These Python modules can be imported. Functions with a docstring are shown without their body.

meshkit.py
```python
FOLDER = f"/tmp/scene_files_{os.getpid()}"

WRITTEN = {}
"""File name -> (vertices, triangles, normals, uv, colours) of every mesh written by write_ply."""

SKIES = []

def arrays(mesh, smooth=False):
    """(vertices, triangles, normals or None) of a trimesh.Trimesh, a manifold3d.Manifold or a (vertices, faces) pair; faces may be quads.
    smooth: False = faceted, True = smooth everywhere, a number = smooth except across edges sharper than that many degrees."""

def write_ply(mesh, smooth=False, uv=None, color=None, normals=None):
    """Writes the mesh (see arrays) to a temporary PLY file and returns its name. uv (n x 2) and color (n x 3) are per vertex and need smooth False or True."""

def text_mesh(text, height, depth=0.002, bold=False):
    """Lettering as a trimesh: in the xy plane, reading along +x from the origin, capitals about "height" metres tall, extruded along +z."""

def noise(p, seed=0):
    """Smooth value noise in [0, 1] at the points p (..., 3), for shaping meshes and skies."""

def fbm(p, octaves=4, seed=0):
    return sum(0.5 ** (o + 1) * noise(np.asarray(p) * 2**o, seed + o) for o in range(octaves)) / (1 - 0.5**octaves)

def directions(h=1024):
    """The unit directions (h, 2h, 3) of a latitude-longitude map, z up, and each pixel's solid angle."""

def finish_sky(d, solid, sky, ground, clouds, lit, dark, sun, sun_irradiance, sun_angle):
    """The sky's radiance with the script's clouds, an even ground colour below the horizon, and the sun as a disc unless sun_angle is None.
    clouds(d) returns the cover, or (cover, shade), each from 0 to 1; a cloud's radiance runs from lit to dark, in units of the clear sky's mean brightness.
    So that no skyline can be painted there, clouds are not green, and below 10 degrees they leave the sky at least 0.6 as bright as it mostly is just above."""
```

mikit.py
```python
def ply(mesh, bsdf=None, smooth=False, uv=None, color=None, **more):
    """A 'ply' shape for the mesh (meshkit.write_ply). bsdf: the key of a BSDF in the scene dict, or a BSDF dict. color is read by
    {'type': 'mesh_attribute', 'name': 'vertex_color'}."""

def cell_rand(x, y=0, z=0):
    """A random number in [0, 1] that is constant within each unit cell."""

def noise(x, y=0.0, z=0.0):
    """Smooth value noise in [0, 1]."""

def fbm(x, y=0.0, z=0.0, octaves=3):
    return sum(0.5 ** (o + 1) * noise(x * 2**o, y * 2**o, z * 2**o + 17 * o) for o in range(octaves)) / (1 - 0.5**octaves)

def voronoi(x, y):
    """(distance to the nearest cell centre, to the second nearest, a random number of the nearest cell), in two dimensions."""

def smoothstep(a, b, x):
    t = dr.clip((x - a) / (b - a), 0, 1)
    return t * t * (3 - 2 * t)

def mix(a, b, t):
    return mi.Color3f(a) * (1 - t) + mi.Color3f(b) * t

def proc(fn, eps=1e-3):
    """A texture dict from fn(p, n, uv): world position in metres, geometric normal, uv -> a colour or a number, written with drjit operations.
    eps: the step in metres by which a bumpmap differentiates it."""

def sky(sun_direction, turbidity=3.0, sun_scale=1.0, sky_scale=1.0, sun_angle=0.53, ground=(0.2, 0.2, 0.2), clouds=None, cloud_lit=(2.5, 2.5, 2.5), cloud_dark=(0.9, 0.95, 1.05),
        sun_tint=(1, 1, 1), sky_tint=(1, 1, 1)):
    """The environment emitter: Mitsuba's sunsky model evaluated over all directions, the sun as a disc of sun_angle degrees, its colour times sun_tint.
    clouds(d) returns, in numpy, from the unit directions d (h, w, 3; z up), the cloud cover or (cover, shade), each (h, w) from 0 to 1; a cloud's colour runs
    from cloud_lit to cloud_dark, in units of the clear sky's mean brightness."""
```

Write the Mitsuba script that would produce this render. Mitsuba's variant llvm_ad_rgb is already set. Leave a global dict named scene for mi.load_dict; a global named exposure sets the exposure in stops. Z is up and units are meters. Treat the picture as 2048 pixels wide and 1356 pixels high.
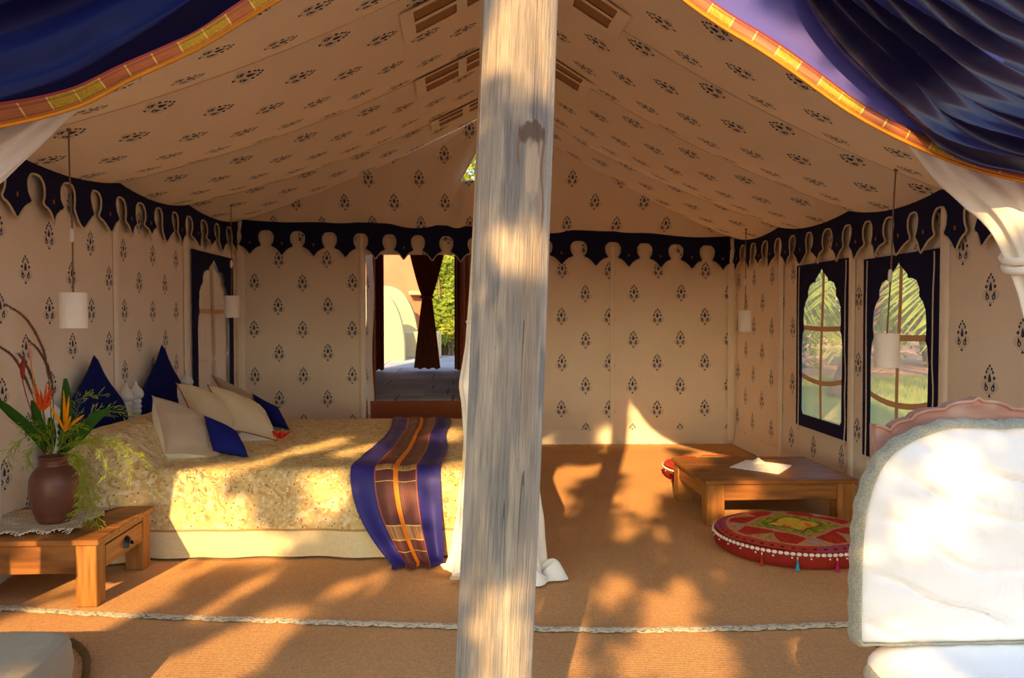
import math, random
import numpy as np, trimesh, shapely
import shapely.geometry as sg
from shapely.ops import unary_union
import drjit as dr
import mitsuba as mi
import mikit, meshkit
from mikit import proc, noise, fbm, voronoi, cell_rand, smoothstep, mix

random.seed(7)
RNG = np.random.default_rng(11)
scene, labels = {}, {}

# ---------------------------------------------------------------- camera, sky, exposure
F, H, CX, CY = 1620.0, 1.35, 930.0, 632.0      # focal length in pixels, eye height, vanishing point of the tent's depth axis
YAW, PITCH = math.atan((1024 - CX) / F), math.atan((678 - CY) / F)
EYE = np.array([0.0, 0.0, H])
T4 = mi.ScalarTransform4f
FWD = np.array([math.sin(YAW) * math.cos(PITCH), math.cos(YAW) * math.cos(PITCH), -math.sin(PITCH)])
scene['camera'] = {'type': 'thinlens', 'fov': math.degrees(2 * math.atan(1024 / F)), 'fov_axis': 'x', 'near_clip': 0.05, 'far_clip': 300.0,
                   'aperture_radius': 0.0016, 'focus_distance': 2.5,
                   'to_world': T4().look_at(origin=EYE.tolist(), target=(EYE + FWD).tolist(), up=[0, 0, 1])}
SUN = np.array([-0.23, -1.0, 0.385])
SUN = SUN / np.linalg.norm(SUN)
scene['sky'] = mikit.sky(SUN.tolist(), turbidity=4.0, sun_scale=0.70, sky_scale=1.3, sun_angle=0.53, ground=(0.32, 0.24, 0.17),
                         sun_tint=(1.0, 0.83, 0.58), sky_tint=(0.98, 0.97, 1.02))
exposure = 3.5

# ---------------------------------------------------------------- helpers
_R = np.cross(FWD, [0, 0, 1.0]); _R /= np.linalg.norm(_R)
_U = np.cross(_R, FWD)


def at(x, y, Y):
    """The point seen at pixel (x, y) whose world y is Y."""
    d = FWD * F + _R * (x - 1024) + _U * (678 - y)
    return EYE + d * (Y / d[1])


def ground(x, y, z=0.0):
    d = FWD * F + _R * (x - 1024) + _U * (678 - y)
    return EYE + d * ((z - H) / d[2])


def numbered(name):
    if name not in scene and name not in labels:
        return name
    i = 1
    while f'{name}_{i:03d}' in scene or f'{name}_{i:03d}' in labels:
        i += 1
    return f'{name}_{i:03d}'


def thing(name, label, cat, group=None):
    k = numbered(name)
    labels[k] = {'label': label, 'category': cat}
    if group:
        labels[k]['group'] = group
    return k


def struct(name, label=None, cat=None):
    labels[name] = {'kind': 'structure'}
    if label:
        labels[name]['label'] = label
        labels[name]['category'] = cat
    return name


def add(parent, part, mesh, bsdf, smooth=False, uv=None, label=None, kind=None):
    """One entry: a part of parent, or the parent itself when part is None."""
    k = parent if part is None else numbered(f'{parent}__{part}')
    if isinstance(mesh, tuple) and len(mesh) == 3:
        mesh, uv = (mesh[0], mesh[1]), mesh[2]
    if uv is not None and smooth not in (False, True):
        smooth = True
    scene[k] = mikit.ply(mesh, bsdf, smooth=smooth, uv=uv)
    if label:
        labels.setdefault(k, {})['label'] = label
    if kind:
        labels.setdefault(k, {})['kind'] = kind
    return k


def grid(nu, nv, fn, u0=0.0, u1=1.0, v0=0.0, v1=1.0, uvfn=None):
    u, v = np.meshgrid(np.linspace(u0, u1, nu), np.linspace(v0, v1, nv), indexing='ij')
    P = np.asarray(fn(u, v), float)
    if P.shape[0] == 3 and P.shape[-1] != 3:
        P = np.moveaxis(P, 0, -1)
    V = P.reshape(-1, 3)
    i, j = np.meshgrid(np.arange(nu - 1), np.arange(nv - 1), indexing='ij')
    a = (i * nv + j).ravel()
    Fq = np.stack([a, a + nv, a + nv + 1, a + 1], 1)
    Ft = np.vstack([Fq[:, [0, 1, 2]], Fq[:, [0, 2, 3]]])
    if uvfn is None:
        return V, Ft
    UV = np.asarray(uvfn(u, v), float)
    return V, Ft, np.stack([UV[0].ravel(), UV[1].ravel()], 1)


def join(parts):
    V, Fs, n = [], [], 0
    for p in parts:
        if not isinstance(p, tuple):
            p = (np.array(p.vertices), np.array(p.faces))
        V.append(p[0]); Fs.append(np.asarray(p[1]) + n); n += len(p[0])
    return np.vstack(V), np.vstack(Fs)


def moved(m, loc=(0, 0, 0), rz=0.0, rx=0.0, ry=0.0, s=1.0):
    v, f = (np.array(m.vertices), np.array(m.faces)) if not isinstance(m, tuple) else (m[0], m[1])
    M = trimesh.transformations.euler_matrix(rx, ry, rz, 'sxyz')[:3, :3]
    return (np.asarray(v) * s) @ M.T + np.asarray(loc, float), f


def rbox(x0, x1, y0, y1, z0, z1, b=0.006):
    """A box with chamfered edges."""
    P = []
    for sx in (0, 1):
        for sy in (0, 1):
            for sz in (0, 1):
                c = np.array([(x0, x1)[sx], (y0, y1)[sy], (z0, z1)[sz]], float)
                d = np.array([1 - 2 * sx, 1 - 2 * sy, 1 - 2 * sz]) * b
                for k in range(3):
                    e = d.copy(); e[k] = 0
                    P.append(c + e)
    h = trimesh.convex.convex_hull(np.array(P))
    return np.array(h.vertices), np.array(h.faces)


def tube(path, r, n=8, closed=False, cap=True):
    P = np.asarray(path, float)
    m = len(P)
    r = np.broadcast_to(np.asarray(r, float), (m,))
    tan = np.gradient(P, axis=0) if not closed else np.roll(P, -1, 0) - np.roll(P, 1, 0)
    tan /= np.linalg.norm(tan, axis=1, keepdims=True) + 1e-12
    ref = np.array([0.0, 0, 1]) if abs(tan[0][2]) < 0.9 else np.array([1.0, 0, 0])
    V = []
    a = np.cross(tan[0], ref); a /= np.linalg.norm(a)
    th = np.arange(n) / n * 2 * np.pi
    for i in range(m):
        a = a - tan[i] * (a @ tan[i]); a /= np.linalg.norm(a) + 1e-12
        b = np.cross(tan[i], a)
        V.append(P[i] + r[i] * (np.cos(th)[:, None] * a + np.sin(th)[:, None] * b))
    V = np.vstack(V)
    Fs = []
    for i in range(m if closed else m - 1):
        i2 = (i + 1) % m
        for k in range(n):
            k2 = (k + 1) % n
            Fs += [[i * n + k, i * n + k2, i2 * n + k2], [i * n + k, i2 * n + k2, i2 * n + k]]
    if cap and not closed:
        V = np.vstack([V, P[0], P[-1]])
        for k in range(n):
            k2 = (k + 1) % n
            Fs += [[m * n, k2, k], [m * n + 1, (m - 1) * n + k, (m - 1) * n + k2]]
    return V, np.array(Fs)


def lathe(prof, n=40, loc=(0, 0, 0)):
    pr = np.asarray(prof, float)
    th = np.linspace(0, 2 * np.pi, n, endpoint=False)
    V = np.stack([pr[:, None, 0] * np.cos(th), pr[:, None, 0] * np.sin(th), np.repeat(pr[:, 1:2], n, 1)], -1).reshape(-1, 3)
    Fs = []
    for i in range(len(pr) - 1):
        for k in range(n):
            k2 = (k + 1) % n
            Fs += [[i * n + k, i * n + k2, (i + 1) * n + k2], [i * n + k, (i + 1) * n + k2, (i + 1) * n + k]]
    return V + np.asarray(loc, float), np.array(Fs)


def spline(pts, n=60):
    """Catmull-Rom through the points, evenly resampled."""
    P = np.asarray(pts, float)
    from scipy.interpolate import PchipInterpolator
    d = np.r_[0, np.cumsum(np.linalg.norm(np.diff(P, axis=0), axis=1))]
    return PchipInterpolator(d, P, axis=0)(np.linspace(0, d[-1], n))


def extrude(poly, depth):
    """A shapely polygon extruded along +z, in the xy plane."""
    gs = getattr(poly, 'geoms', [poly])
    ms = [trimesh.creation.extrude_polygon(g, depth, engine='earcut') for g in gs if g.area > 1e-9]
    return join(ms)


def planar(m, o, ex, ey, ez):
    """Maps a mesh's x, y, z onto the axes ex, ey, ez at o."""
    v = np.asarray(m[0])
    return np.asarray(o) + v[:, :1] * np.asarray(ex) + v[:, 1:2] * np.asarray(ey) + v[:, 2:] * np.asarray(ez), m[1]


def pillow_half(o, ex, ey, ez, T, n=22, sgn=1, seed=0, pinch=0.07, sk=0.0):
    """Half of a pillow: o its lower left corner, ex and ey its edges, ez the unit normal, T half its thickness."""
    def fn(u, v):
        a, b = 2 * u - 1, 2 * v - 1
        pa = a * (1 - pinch * (1 - b * b) * 0.9)
        pb = b * (1 - pinch * (1 - a * a) * 0.9)
        t = T * np.power(np.clip((1 - a ** 2) * (1 - b ** 2), 0, 1), 0.42)
        w = meshkit.fbm(np.stack([a * 2.2, b * 2.2, a * 0 + seed], -1), 3, seed) - 0.5
        t = t * (1 + 0.35 * w)
        X = (pa + 1) / 2; Yv = (pb + 1) / 2
        return (np.asarray(o) + X[..., None] * np.asarray(ex) + Yv[..., None] * np.asarray(ey) + (X * Yv)[..., None] * np.asarray(sk) + sgn * t[..., None] * np.asarray(ez))
    return grid(n, n, fn)


def pillow_edge(o, ex, ey, n=22, pinch=0.07, sk=0.0):
    s = np.linspace(-1, 1, n)
    q = np.r_[np.c_[s, -np.ones(n)], np.c_[np.ones(n), s], np.c_[s[::-1], np.ones(n)], np.c_[-np.ones(n), s[::-1]]]
    a, b = q[:, 0], q[:, 1]
    pa = a * (1 - pinch * (1 - b * b) * 0.9); pb = b * (1 - pinch * (1 - a * a) * 0.9)
    return np.asarray(o) + ((pa + 1) / 2)[:, None] * np.asarray(ex) + ((pb + 1) / 2)[:, None] * np.asarray(ey) + ((pa + 1) / 2 * (pb + 1) / 2)[:, None] * np.asarray(sk)


# ---------------------------------------------------------------- materials
def rgb(*c):
    return {'type': 'rgb', 'value': list(c)}


def mat(name, color, rough=0.8, spec=0.25, **kw):
    scene[name] = {'type': 'twosided', 'bsdf': {'type': 'principled', 'base_color': color if isinstance(color, dict) else rgb(*color), 'roughness': rough, 'specular': spec, **kw}}


def bumped(name, color, fn, scale, rough=0.8, spec=0.25, eps=1e-3, **kw):
    inner = {'type': 'principled', 'base_color': color if isinstance(color, dict) else rgb(*color), 'roughness': rough, 'specular': spec, **kw}
    scene[name] = {'type': 'twosided', 'bsdf': {'type': 'bumpmap', 'arbitrary': proc(fn, eps), 'scale': scale, 'bsdf': inner}}


def motif_mask(a, b):
    """The printed sprig: (dark ink, grey halo) at (a, b) metres from its centre."""
    a = a / 1.7
    aa = dr.abs(a)

    def ell(x, y, rx, ry):
        return dr.square((aa - x) / rx) + dr.square((b - y) / ry)
    e = 1.0
    ink = dr.minimum(ell(0, .079, .0045, .0085), dr.minimum(ell(.0095, .063, .0045, .0075), dr.minimum(ell(.0155, .0455, .0045, .0085), ell(.0215, .015, .006, .0095))))
    w = .0065 * dr.clip((.044 - b) / .03, 0, 1) + .0005
    drop = dr.maximum(dr.square(a / w), dr.square((b - .016) / .0235))
    ink = dr.minimum(ink, drop)
    pa = ell(.0155, -.041, .0085, .0155)
    tail = dr.maximum(dr.square((aa - .0175 - (b + .03) * .12) / (.0055 * dr.clip((-.008 - b) / .02, 0, 1) + .0003)), dr.square((b + .026) / .018))
    hole = ell(.0155, -.042, .0032, .0075)
    pa = dr.select(hole < 1, 4.0, dr.minimum(pa, tail))
    ink = dr.minimum(ink, pa)
    ink = dr.minimum(ink, dr.maximum(dr.square(aa / (.007 * dr.clip((-.072 - b) / .016, 0, 1) + .0003)), dr.square((b + .081) / .0085)))
    halo = dr.minimum(ell(.019, -.03, .0225, .030), dr.minimum(dr.square(a / .03) + dr.square((b + .035) / .042), ell(0, .02, .02, .05)))
    return dr.select(ink < e, 1.0, 0.0), dr.select(halo < 1, dr.select(halo > .72, .42, .26), 0.0)


def canvas_fn(p, n, uv):
    U, V = uv.x / .505, uv.y / .243
    r = dr.floor(V + .5)
    off = (r - 2 * dr.floor(r / 2)) * .5
    Ux = U + off
    c = dr.floor(Ux + .5)
    a = (Ux - c) * .505 + (cell_rand(c, r, 3) - .5) * .016
    b = (V - r) * .243 + (cell_rand(c, r, 5) - .5) * .012
    ink, halo = motif_mask(a, b)
    g = .93 + .07 * fbm(uv.x * 3, uv.y * 3, 1.0) + .03 * (noise(uv.x * 160, uv.y * 160) - .5)
    col = mi.Color3f(.84, .735, .585) * g
    col = mix(col, mi.Color3f(.33, .32, .33), halo)
    return mix(col, mi.Color3f(.018, .022, .07), ink * .95)


mat('canvas_print', proc(canvas_fn), rough=.9, spec=.1)
mat('canvas_plain', (.83, .735, .595), rough=.9, spec=.1)
mat('navy_cloth', (.0095, .0105, .05), rough=.75, spec=.15)
mat('navy_felt', (.007, .011, .095), rough=.9, spec=.1)
mat('piping_cream', (.60, .51, .37), rough=.85)
mat('medallion_orange', (.26, .09, .02), rough=.6)
mat('strap_tan', (.62, .38, .20), rough=.85)
mat('white_cotton', (.83, .82, .79), rough=.9, spec=.1)
bumped('white_cushion_cloth', (.86, .855, .85), lambda p, n, uv: fbm(p.x * 9, p.y * 9, p.z * 14, 3) + .02 * noise(p.x * 500, p.z * 500), .012, rough=.9, spec=.1)
mat('sheer_white', (.82, .78, .70), rough=.8, spec=.15)
mat('white_paint', (.74, .73, .70), rough=.4)
mat('shade_white', (.86, .82, .75), rough=.85)
mat('dark_metal', (.05, .045, .04), rough=.35, metallic=.7)
mat('cord_brown', (.22, .13, .08), rough=.7)
mat('ochre_cream', (.70, .58, .39), rough=.9)


def satin(name, c):
    scene[name] = {'type': 'twosided', 'bsdf': {'type': 'principled', 'base_color': rgb(*c), 'roughness': .45, 'specular': .3, 'sheen': .12, 'sheen_tint': .8}}


scene['navy_satin'] = {'type': 'twosided', 'bsdf': {'type': 'principled', 'base_color': rgb(.004, .005, .050), 'roughness': .5, 'specular': .12, 'sheen': .06, 'sheen_tint': 1.0}}
scene['drape_satin'] = {'type': 'twosided', 'bsdf': {'type': 'principled', 'base_color': rgb(.012, .009, .048), 'roughness': .34, 'specular': .45, 'sheen': .1}}
satin('violet_satin', (.10, .092, .40))


def gold_fn(p, n, uv):
    """Zari border: uv.x along the border in metres, uv.y across from 0 (lower edge) to 1."""
    k = dr.floor(uv.x / .085)
    m = cell_rand(k, 4)
    gold = mix(mi.Color3f(.62, .40, .035), mi.Color3f(.42, .27, .03), noise(uv.x * 160, uv.y * 14))
    copper = mix(mi.Color3f(.50, .20, .07), mi.Color3f(.42, .12, .06), noise(uv.x * 30, uv.y * 60))
    col = dr.select(m > .42, gold, copper)
    fr = uv.x / .085 - k
    col = dr.select((fr < .06), mi.Color3f(.80, .62, .16), col)
    w = uv.y
    line = ((w > .66) & (w < .69)) | ((w > .72) & (w < .74)) | ((w > .20) & (w < .23))
    col = dr.select(line, mi.Color3f(.20, .07, .05), col)
    col = dr.select(w < .16, mi.Color3f(.58, .20, .02), col)
    col = dr.select(w > .86, mi.Color3f(.36, .07, .08), col)
    return col


scene['gold_border'] = {'type': 'twosided', 'bsdf': {'type': 'principled', 'base_color': proc(gold_fn), 'roughness': .38, 'metallic': .45, 'specular': .5}}
mat('orange_ribbon', (.62, .24, .02), rough=.5)


def sisal_fn(p, n, uv):
    a = noise(p.x * 3.0, p.y * 3.0)
    fleck = noise(p.x * 160, p.y * 95, 3.0)
    rib = .5 + .5 * dr.sin(p.y * 2 * math.pi / .0155 + 1.2 * noise(p.x * 60, p.y * 25))
    c = mix(mi.Color3f(.53, .285, .12), mi.Color3f(.65, .37, .17), fleck)
    c = c * (.80 + .20 * rib) * (.92 + .14 * a)
    return c


def sisal_bump(p, n, uv):
    return .5 + .35 * dr.sin(p.y * 2 * math.pi / .0155 + 1.2 * noise(p.x * 60, p.y * 25)) + .4 * noise(p.x * 110, p.y * 70)


bumped('sisal', proc(sisal_fn), sisal_bump, .0022, rough=.95, spec=.08)


def tape_fn(p, n, uv):
    k = noise(p.x * 90, p.y * 200)
    return mix(mi.Color3f(.62, .55, .40), mi.Color3f(.22, .21, .18), smoothstep(.55, .85, k))


mat('binding_tape', proc(tape_fn), rough=.9)


def pole_fn(p, n, uv):
    """uv.x the angle (turns), uv.y the height in metres."""
    a, z = uv.x, uv.y
    g1 = noise(a * 150 + 2.5 * noise(a * 6, z * 1.2), z * 8.0)
    g2 = noise(a * 420, z * 26.0, 2.0)
    cloud = fbm(a * 9, z * 3.0, 4.0)
    c = mix(mi.Color3f(.41, .35, .275), mi.Color3f(.28, .25, .215), smoothstep(.35, .7, cloud))
    c = mix(c, mi.Color3f(.38, .27, .165), .45 * smoothstep(.55, .8, fbm(a * 14 + 3, z * 1.6 + 8, 1.0)))
    c = mix(c, mi.Color3f(.185, .185, .185), .65 * smoothstep(.56, .72, fbm(a * 12 + 7, z * 4.2 + 2, 6.0)))
    c = c * (.78 + .30 * g1) * (.80 + .36 * g2)
    crack = dr.abs(noise(a * 38 + .8 * noise(a * 3, z * 2.0) , z * .55, 9.0) - .5)
    c = dr.select((crack < .010) & (noise(a * 20, z * 2.5) > .42), c * .45, c)
    # the knot with its resin stain and runs
    ka, kz = (a - KNOT_A) * 2 * math.pi * .099, z - KNOT_Z
    stain = dr.square(ka / .040) + dr.square((kz + .008) / .034) + .9 * (fbm(a * 110, z * 45) - .5)
    c = mix(c, mi.Color3f(.135, .085, .06), .9 * smoothstep(1.15, .75, stain) * smoothstep(-.035, -.016, kz + 0.008 * dr.sin(ka * 180)))
    for off, ln, w in ((-.033, .10, .004), (.036, .28, .006), (.012, .20, .0022)):
        run = dr.abs(ka - off - .006 * dr.sin(kz * 30 + off * 200))
        c = mix(c, mi.Color3f(.22, .115, .065), .8 * smoothstep(w, w * .4, run) * smoothstep(-ln, -ln * .7, kz) * smoothstep(.0, -.02, kz))
    bare = dr.square((ka - .004) / .024) + dr.square((kz + .095) / .078) + 1.1 * (fbm(a * 90, z * 16, 7.0) - .5)
    c = mix(c, mi.Color3f(.60, .46, .31), .6 * smoothstep(1.0, .5, bare))
    return c


def pole_bump(p, n, uv):
    a, z = uv.x, uv.y
    return noise(a * 150 + 2.5 * noise(a * 6, z * 1.2), z * 8.0) + .8 * noise(a * 420, z * 26.0, 2.0)


KNOT_A, KNOT_Z = 0.0, 1.8
bumped('pole_wood', proc(lambda p, n, uv: pole_fn(p, n, uv)), pole_bump, .002, rough=.85, spec=.15)


def wood_fn(base, dark, ax):
    def fn(p, n, uv):
        q, r = (p.x, p.y) if ax == 'x' else (p.y, p.x)
        s = p.z
        g = noise(q * 4.0, r * 60 + 3 * noise(q * 2.0, r * 6, s * 6), s * 60)
        f = noise(q * 20, r * 220, s * 220)
        k = smoothstep(.72, .9, noise(q * 5 + 20, r * 14, s * 12))
        c = mix(mi.Color3f(*base), mi.Color3f(*dark), .75 * g + .2 * f)
        return mix(c, mi.Color3f(*dark) * .55, .6 * k)
    return fn


scene['table_wood'] = {'type': 'twosided', 'bsdf': {'type': 'principled', 'base_color': proc(wood_fn((.36, .145, .032), (.15, .05, .011), 'x')), 'roughness': .45, 'specular': .35}}
scene['table_wood_side'] = {'type': 'twosided', 'bsdf': {'type': 'principled', 'base_color': proc(wood_fn((.39, .165, .037), (.19, .068, .014), 'y')), 'roughness': .45, 'specular': .35}}


def leg_wood_fn(p, n, uv):
    g = noise(p.x * 70, p.y * 70, p.z * 6)
    return mix(mi.Color3f(.42, .185, .043), mi.Color3f(.22, .082, .018), g)


mat('leg_wood', proc(leg_wood_fn), rough=.5, spec=.3)


def brocade_fn(p, n, uv):
    """uv.x along the bed, uv.y the distance down from the far hem in metres."""
    x, y = uv.x, uv.y
    d1, d2, w = voronoi(x * 13 + 1.5 * noise(x * 9, y * 9), y * 13 + 1.5 * noise(x * 9 + 7, y * 9))
    swirl = .5 + .5 * dr.sin(d1 * 15 + w * 6 + 4 * noise(x * 20, y * 20, 8.0))
    fl = noise(x * 70, y * 70)
    base = mix(mi.Color3f(.68, .54, .28), mi.Color3f(.55, .40, .17), fl)
    motif = smoothstep(.60, .32, d1) * smoothstep(.45, .7, swirl) * smoothstep(.35, .6, noise(x * 26, y * 26, 2.0))
    c = mix(base, mi.Color3f(.44, .26, .08), .8 * motif)
    c = mix(c, mi.Color3f(.78, .69, .48), .65 * smoothstep(.66, .8, noise(x * 42 + 5, y * 42, 5.0)))
    e1, e2, we = voronoi(x * 22, y * 22)
    c = dr.select(e1 < .085, dr.select(we > .5, mi.Color3f(.10, .08, .05), mi.Color3f(.85, .80, .65)), c)
    hem = y > HEM_AT
    plain = mi.Color3f(.72, .60, .36) * (.95 + .1 * noise(x * 120, y * 120))
    rim = (y > HEM_AT - .012) & (y < HEM_AT)
    c = dr.select(rim, mi.Color3f(.42, .26, .10), c)
    return dr.select(hem, plain, c)


HEM_AT = 2.5
scene['brocade'] = {'type': 'twosided', 'bsdf': {'type': 'principled', 'base_color': proc(lambda p, n, uv: brocade_fn(p, n, uv)), 'roughness': .75, 'specular': .2, 'sheen': .3}}


def runner_fn(p, n, uv):
    """uv.x across the cloth from 0 to 1, uv.y along it in metres."""
    s, y = uv.x, uv.y
    navy = mi.Color3f(.030, .026, .20)
    band = mix(mi.Color3f(.155, .055, .045), mi.Color3f(.105, .032, .035), .5 + .5 * dr.sin(s * 260))
    fr = (y - 2.14) / .36 - dr.floor((y - 2.14) / .36)
    blk = (fr > .06) & (fr < .24) & (y > 1.9)
    thread = smoothstep(.4, .6, noise(s * 90, y * 6))
    band = dr.select(blk, mix(mi.Color3f(.50, .30, .11), mi.Color3f(.34, .15, .07), thread), band)
    band = dr.select(((fr > .04) & (fr < .06) | (fr > .24) & (fr < .255) | (fr > .40) & (fr < .41)) & (y > 1.9), mi.Color3f(.70, .45, .16), band)
    sc = dr.abs(s - .50)
    band = dr.select(sc < .027, mi.Color3f(.86, .25, .02), band)
    edge = ((s > .262) & (s < .275)) | ((s > .725) & (s < .738))
    band = dr.select(edge, mi.Color3f(.45, .10, .06), band)
    return dr.select((s > .262) & (s < .738), band, navy)


scene['runner_silk'] = {'type': 'twosided', 'bsdf': {'type': 'principled', 'base_color': proc(runner_fn), 'roughness': .5, 'specular': .2, 'sheen': .2}}
mat('taupe_cotton', (.47, .365, .275), rough=.85, spec=.15)
mat('cream_cotton', (.68, .565, .37), rough=.85, spec=.15)
mat('navy_cotton', (.008, .012, .15), rough=.85, spec=.15)
mat('maroon_cord', (.30, .12, .08), rough=.8)
mat('red_petal', (.70, .03, .015), rough=.6)


def lace_fn(p, n, uv):
    k = noise(p.x * 330, p.y * 330, p.z * 330)
    return mix(mi.Color3f(.40, .385, .30), mi.Color3f(.30, .287, .215), smoothstep(.35, .75, k))


bumped('lace', proc(lace_fn), lambda p, n, uv: noise(p.x * 330, p.y * 330, p.z * 330), .0012, rough=.85)


def rosewood_fn(p, n, uv):
    g = noise(p.x * 12, p.z * 70 + 3 * noise(p.x * 5, p.z * 8), p.y * 60)
    w = fbm(p.x * 10, p.z * 10, 3.0)
    c = mix(mi.Color3f(.52, .275, .20), mi.Color3f(.36, .17, .125), g)
    return mix(c, mi.Color3f(.52, .40, .33), .6 * smoothstep(.5, .75, w))


mat('rosewood', proc(rosewood_fn), rough=.6)


def clay_fn(p, n, uv):
    r = noise(p.z * 45, 0.0) * .5 + .5 * fbm(p.x * 16, p.y * 16, p.z * 9)
    return mix(mi.Color3f(.15, .052, .032), mi.Color3f(.075, .028, .02), r)


scene['vase_clay'] = {'type': 'twosided', 'bsdf': {'type': 'principled', 'base_color': proc(clay_fn), 'roughness': .42, 'specular': .45}}


def mat_fn(p, n, uv):
    s = .5 + .5 * dr.sin(p.x * 2 * math.pi / .018)
    return mix(mi.Color3f(.56, .47, .35), mi.Color3f(.24, .165, .105), smoothstep(.45, .9, s) * smoothstep(.2, .55, noise(p.x * 20, p.y * 60)))


bumped('mat_weave', proc(mat_fn), lambda p, n, uv: noise(p.x * 90, p.y * 260), .003, rough=.95, spec=.05)


def leafm(name, c, t=.35, rough=.5):
    scene[name] = {'type': 'principledthin', 'base_color': rgb(*c), 'roughness': rough, 'diff_trans': t, 'spec_trans': 0.0}


leafm('leaf_dark', (.035, .105, .018), .4)
leafm('fern_green', (.27, .36, .03), .7)
leafm('petal_orange', (.82, .28, .012), .5)
leafm('petal_scarlet', (.72, .095, .02), .5)
leafm('tree_leaf', (.30, .40, .06), .8)
leafm('tree_leaf_pale', (.46, .52, .09), .9)
leafm('palm_leaf', (.40, .50, .10), .8)
mat('plume_brown', (.135, .065, .04), rough=.9)
mat('stem_green', (.12, .15, .04), rough=.7)
mat('petal_red', (.25, .018, .015), rough=.5)
mat('bud_pink', (.62, .26, .22), rough=.5)


def slab_fn(p, n, uv):
    k = fbm(p.x * 9, p.y * 9, p.z * 9)
    return mix(mi.Color3f(.40, .325, .225), mi.Color3f(.33, .265, .18), k) * (.95 + .1 * noise(p.x * 140, p.y * 140, p.z * 140))


mat('slab_stone', proc(slab_fn), rough=.85)
mat('coir', (.16, .085, .03), rough=1.0)
mat('brown_cloth', (.26, .080, .032), rough=.85)


def flag_fn(p, n, uv):
    c = mix(mi.Color3f(.42, .43, .46), mi.Color3f(.32, .32, .33), fbm(p.x * 5, p.y * 5, 2.0))
    return c * (.86 + .28 * cell_rand(dr.floor(p.x * 2.1), dr.floor(p.y * 1.2)))


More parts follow.
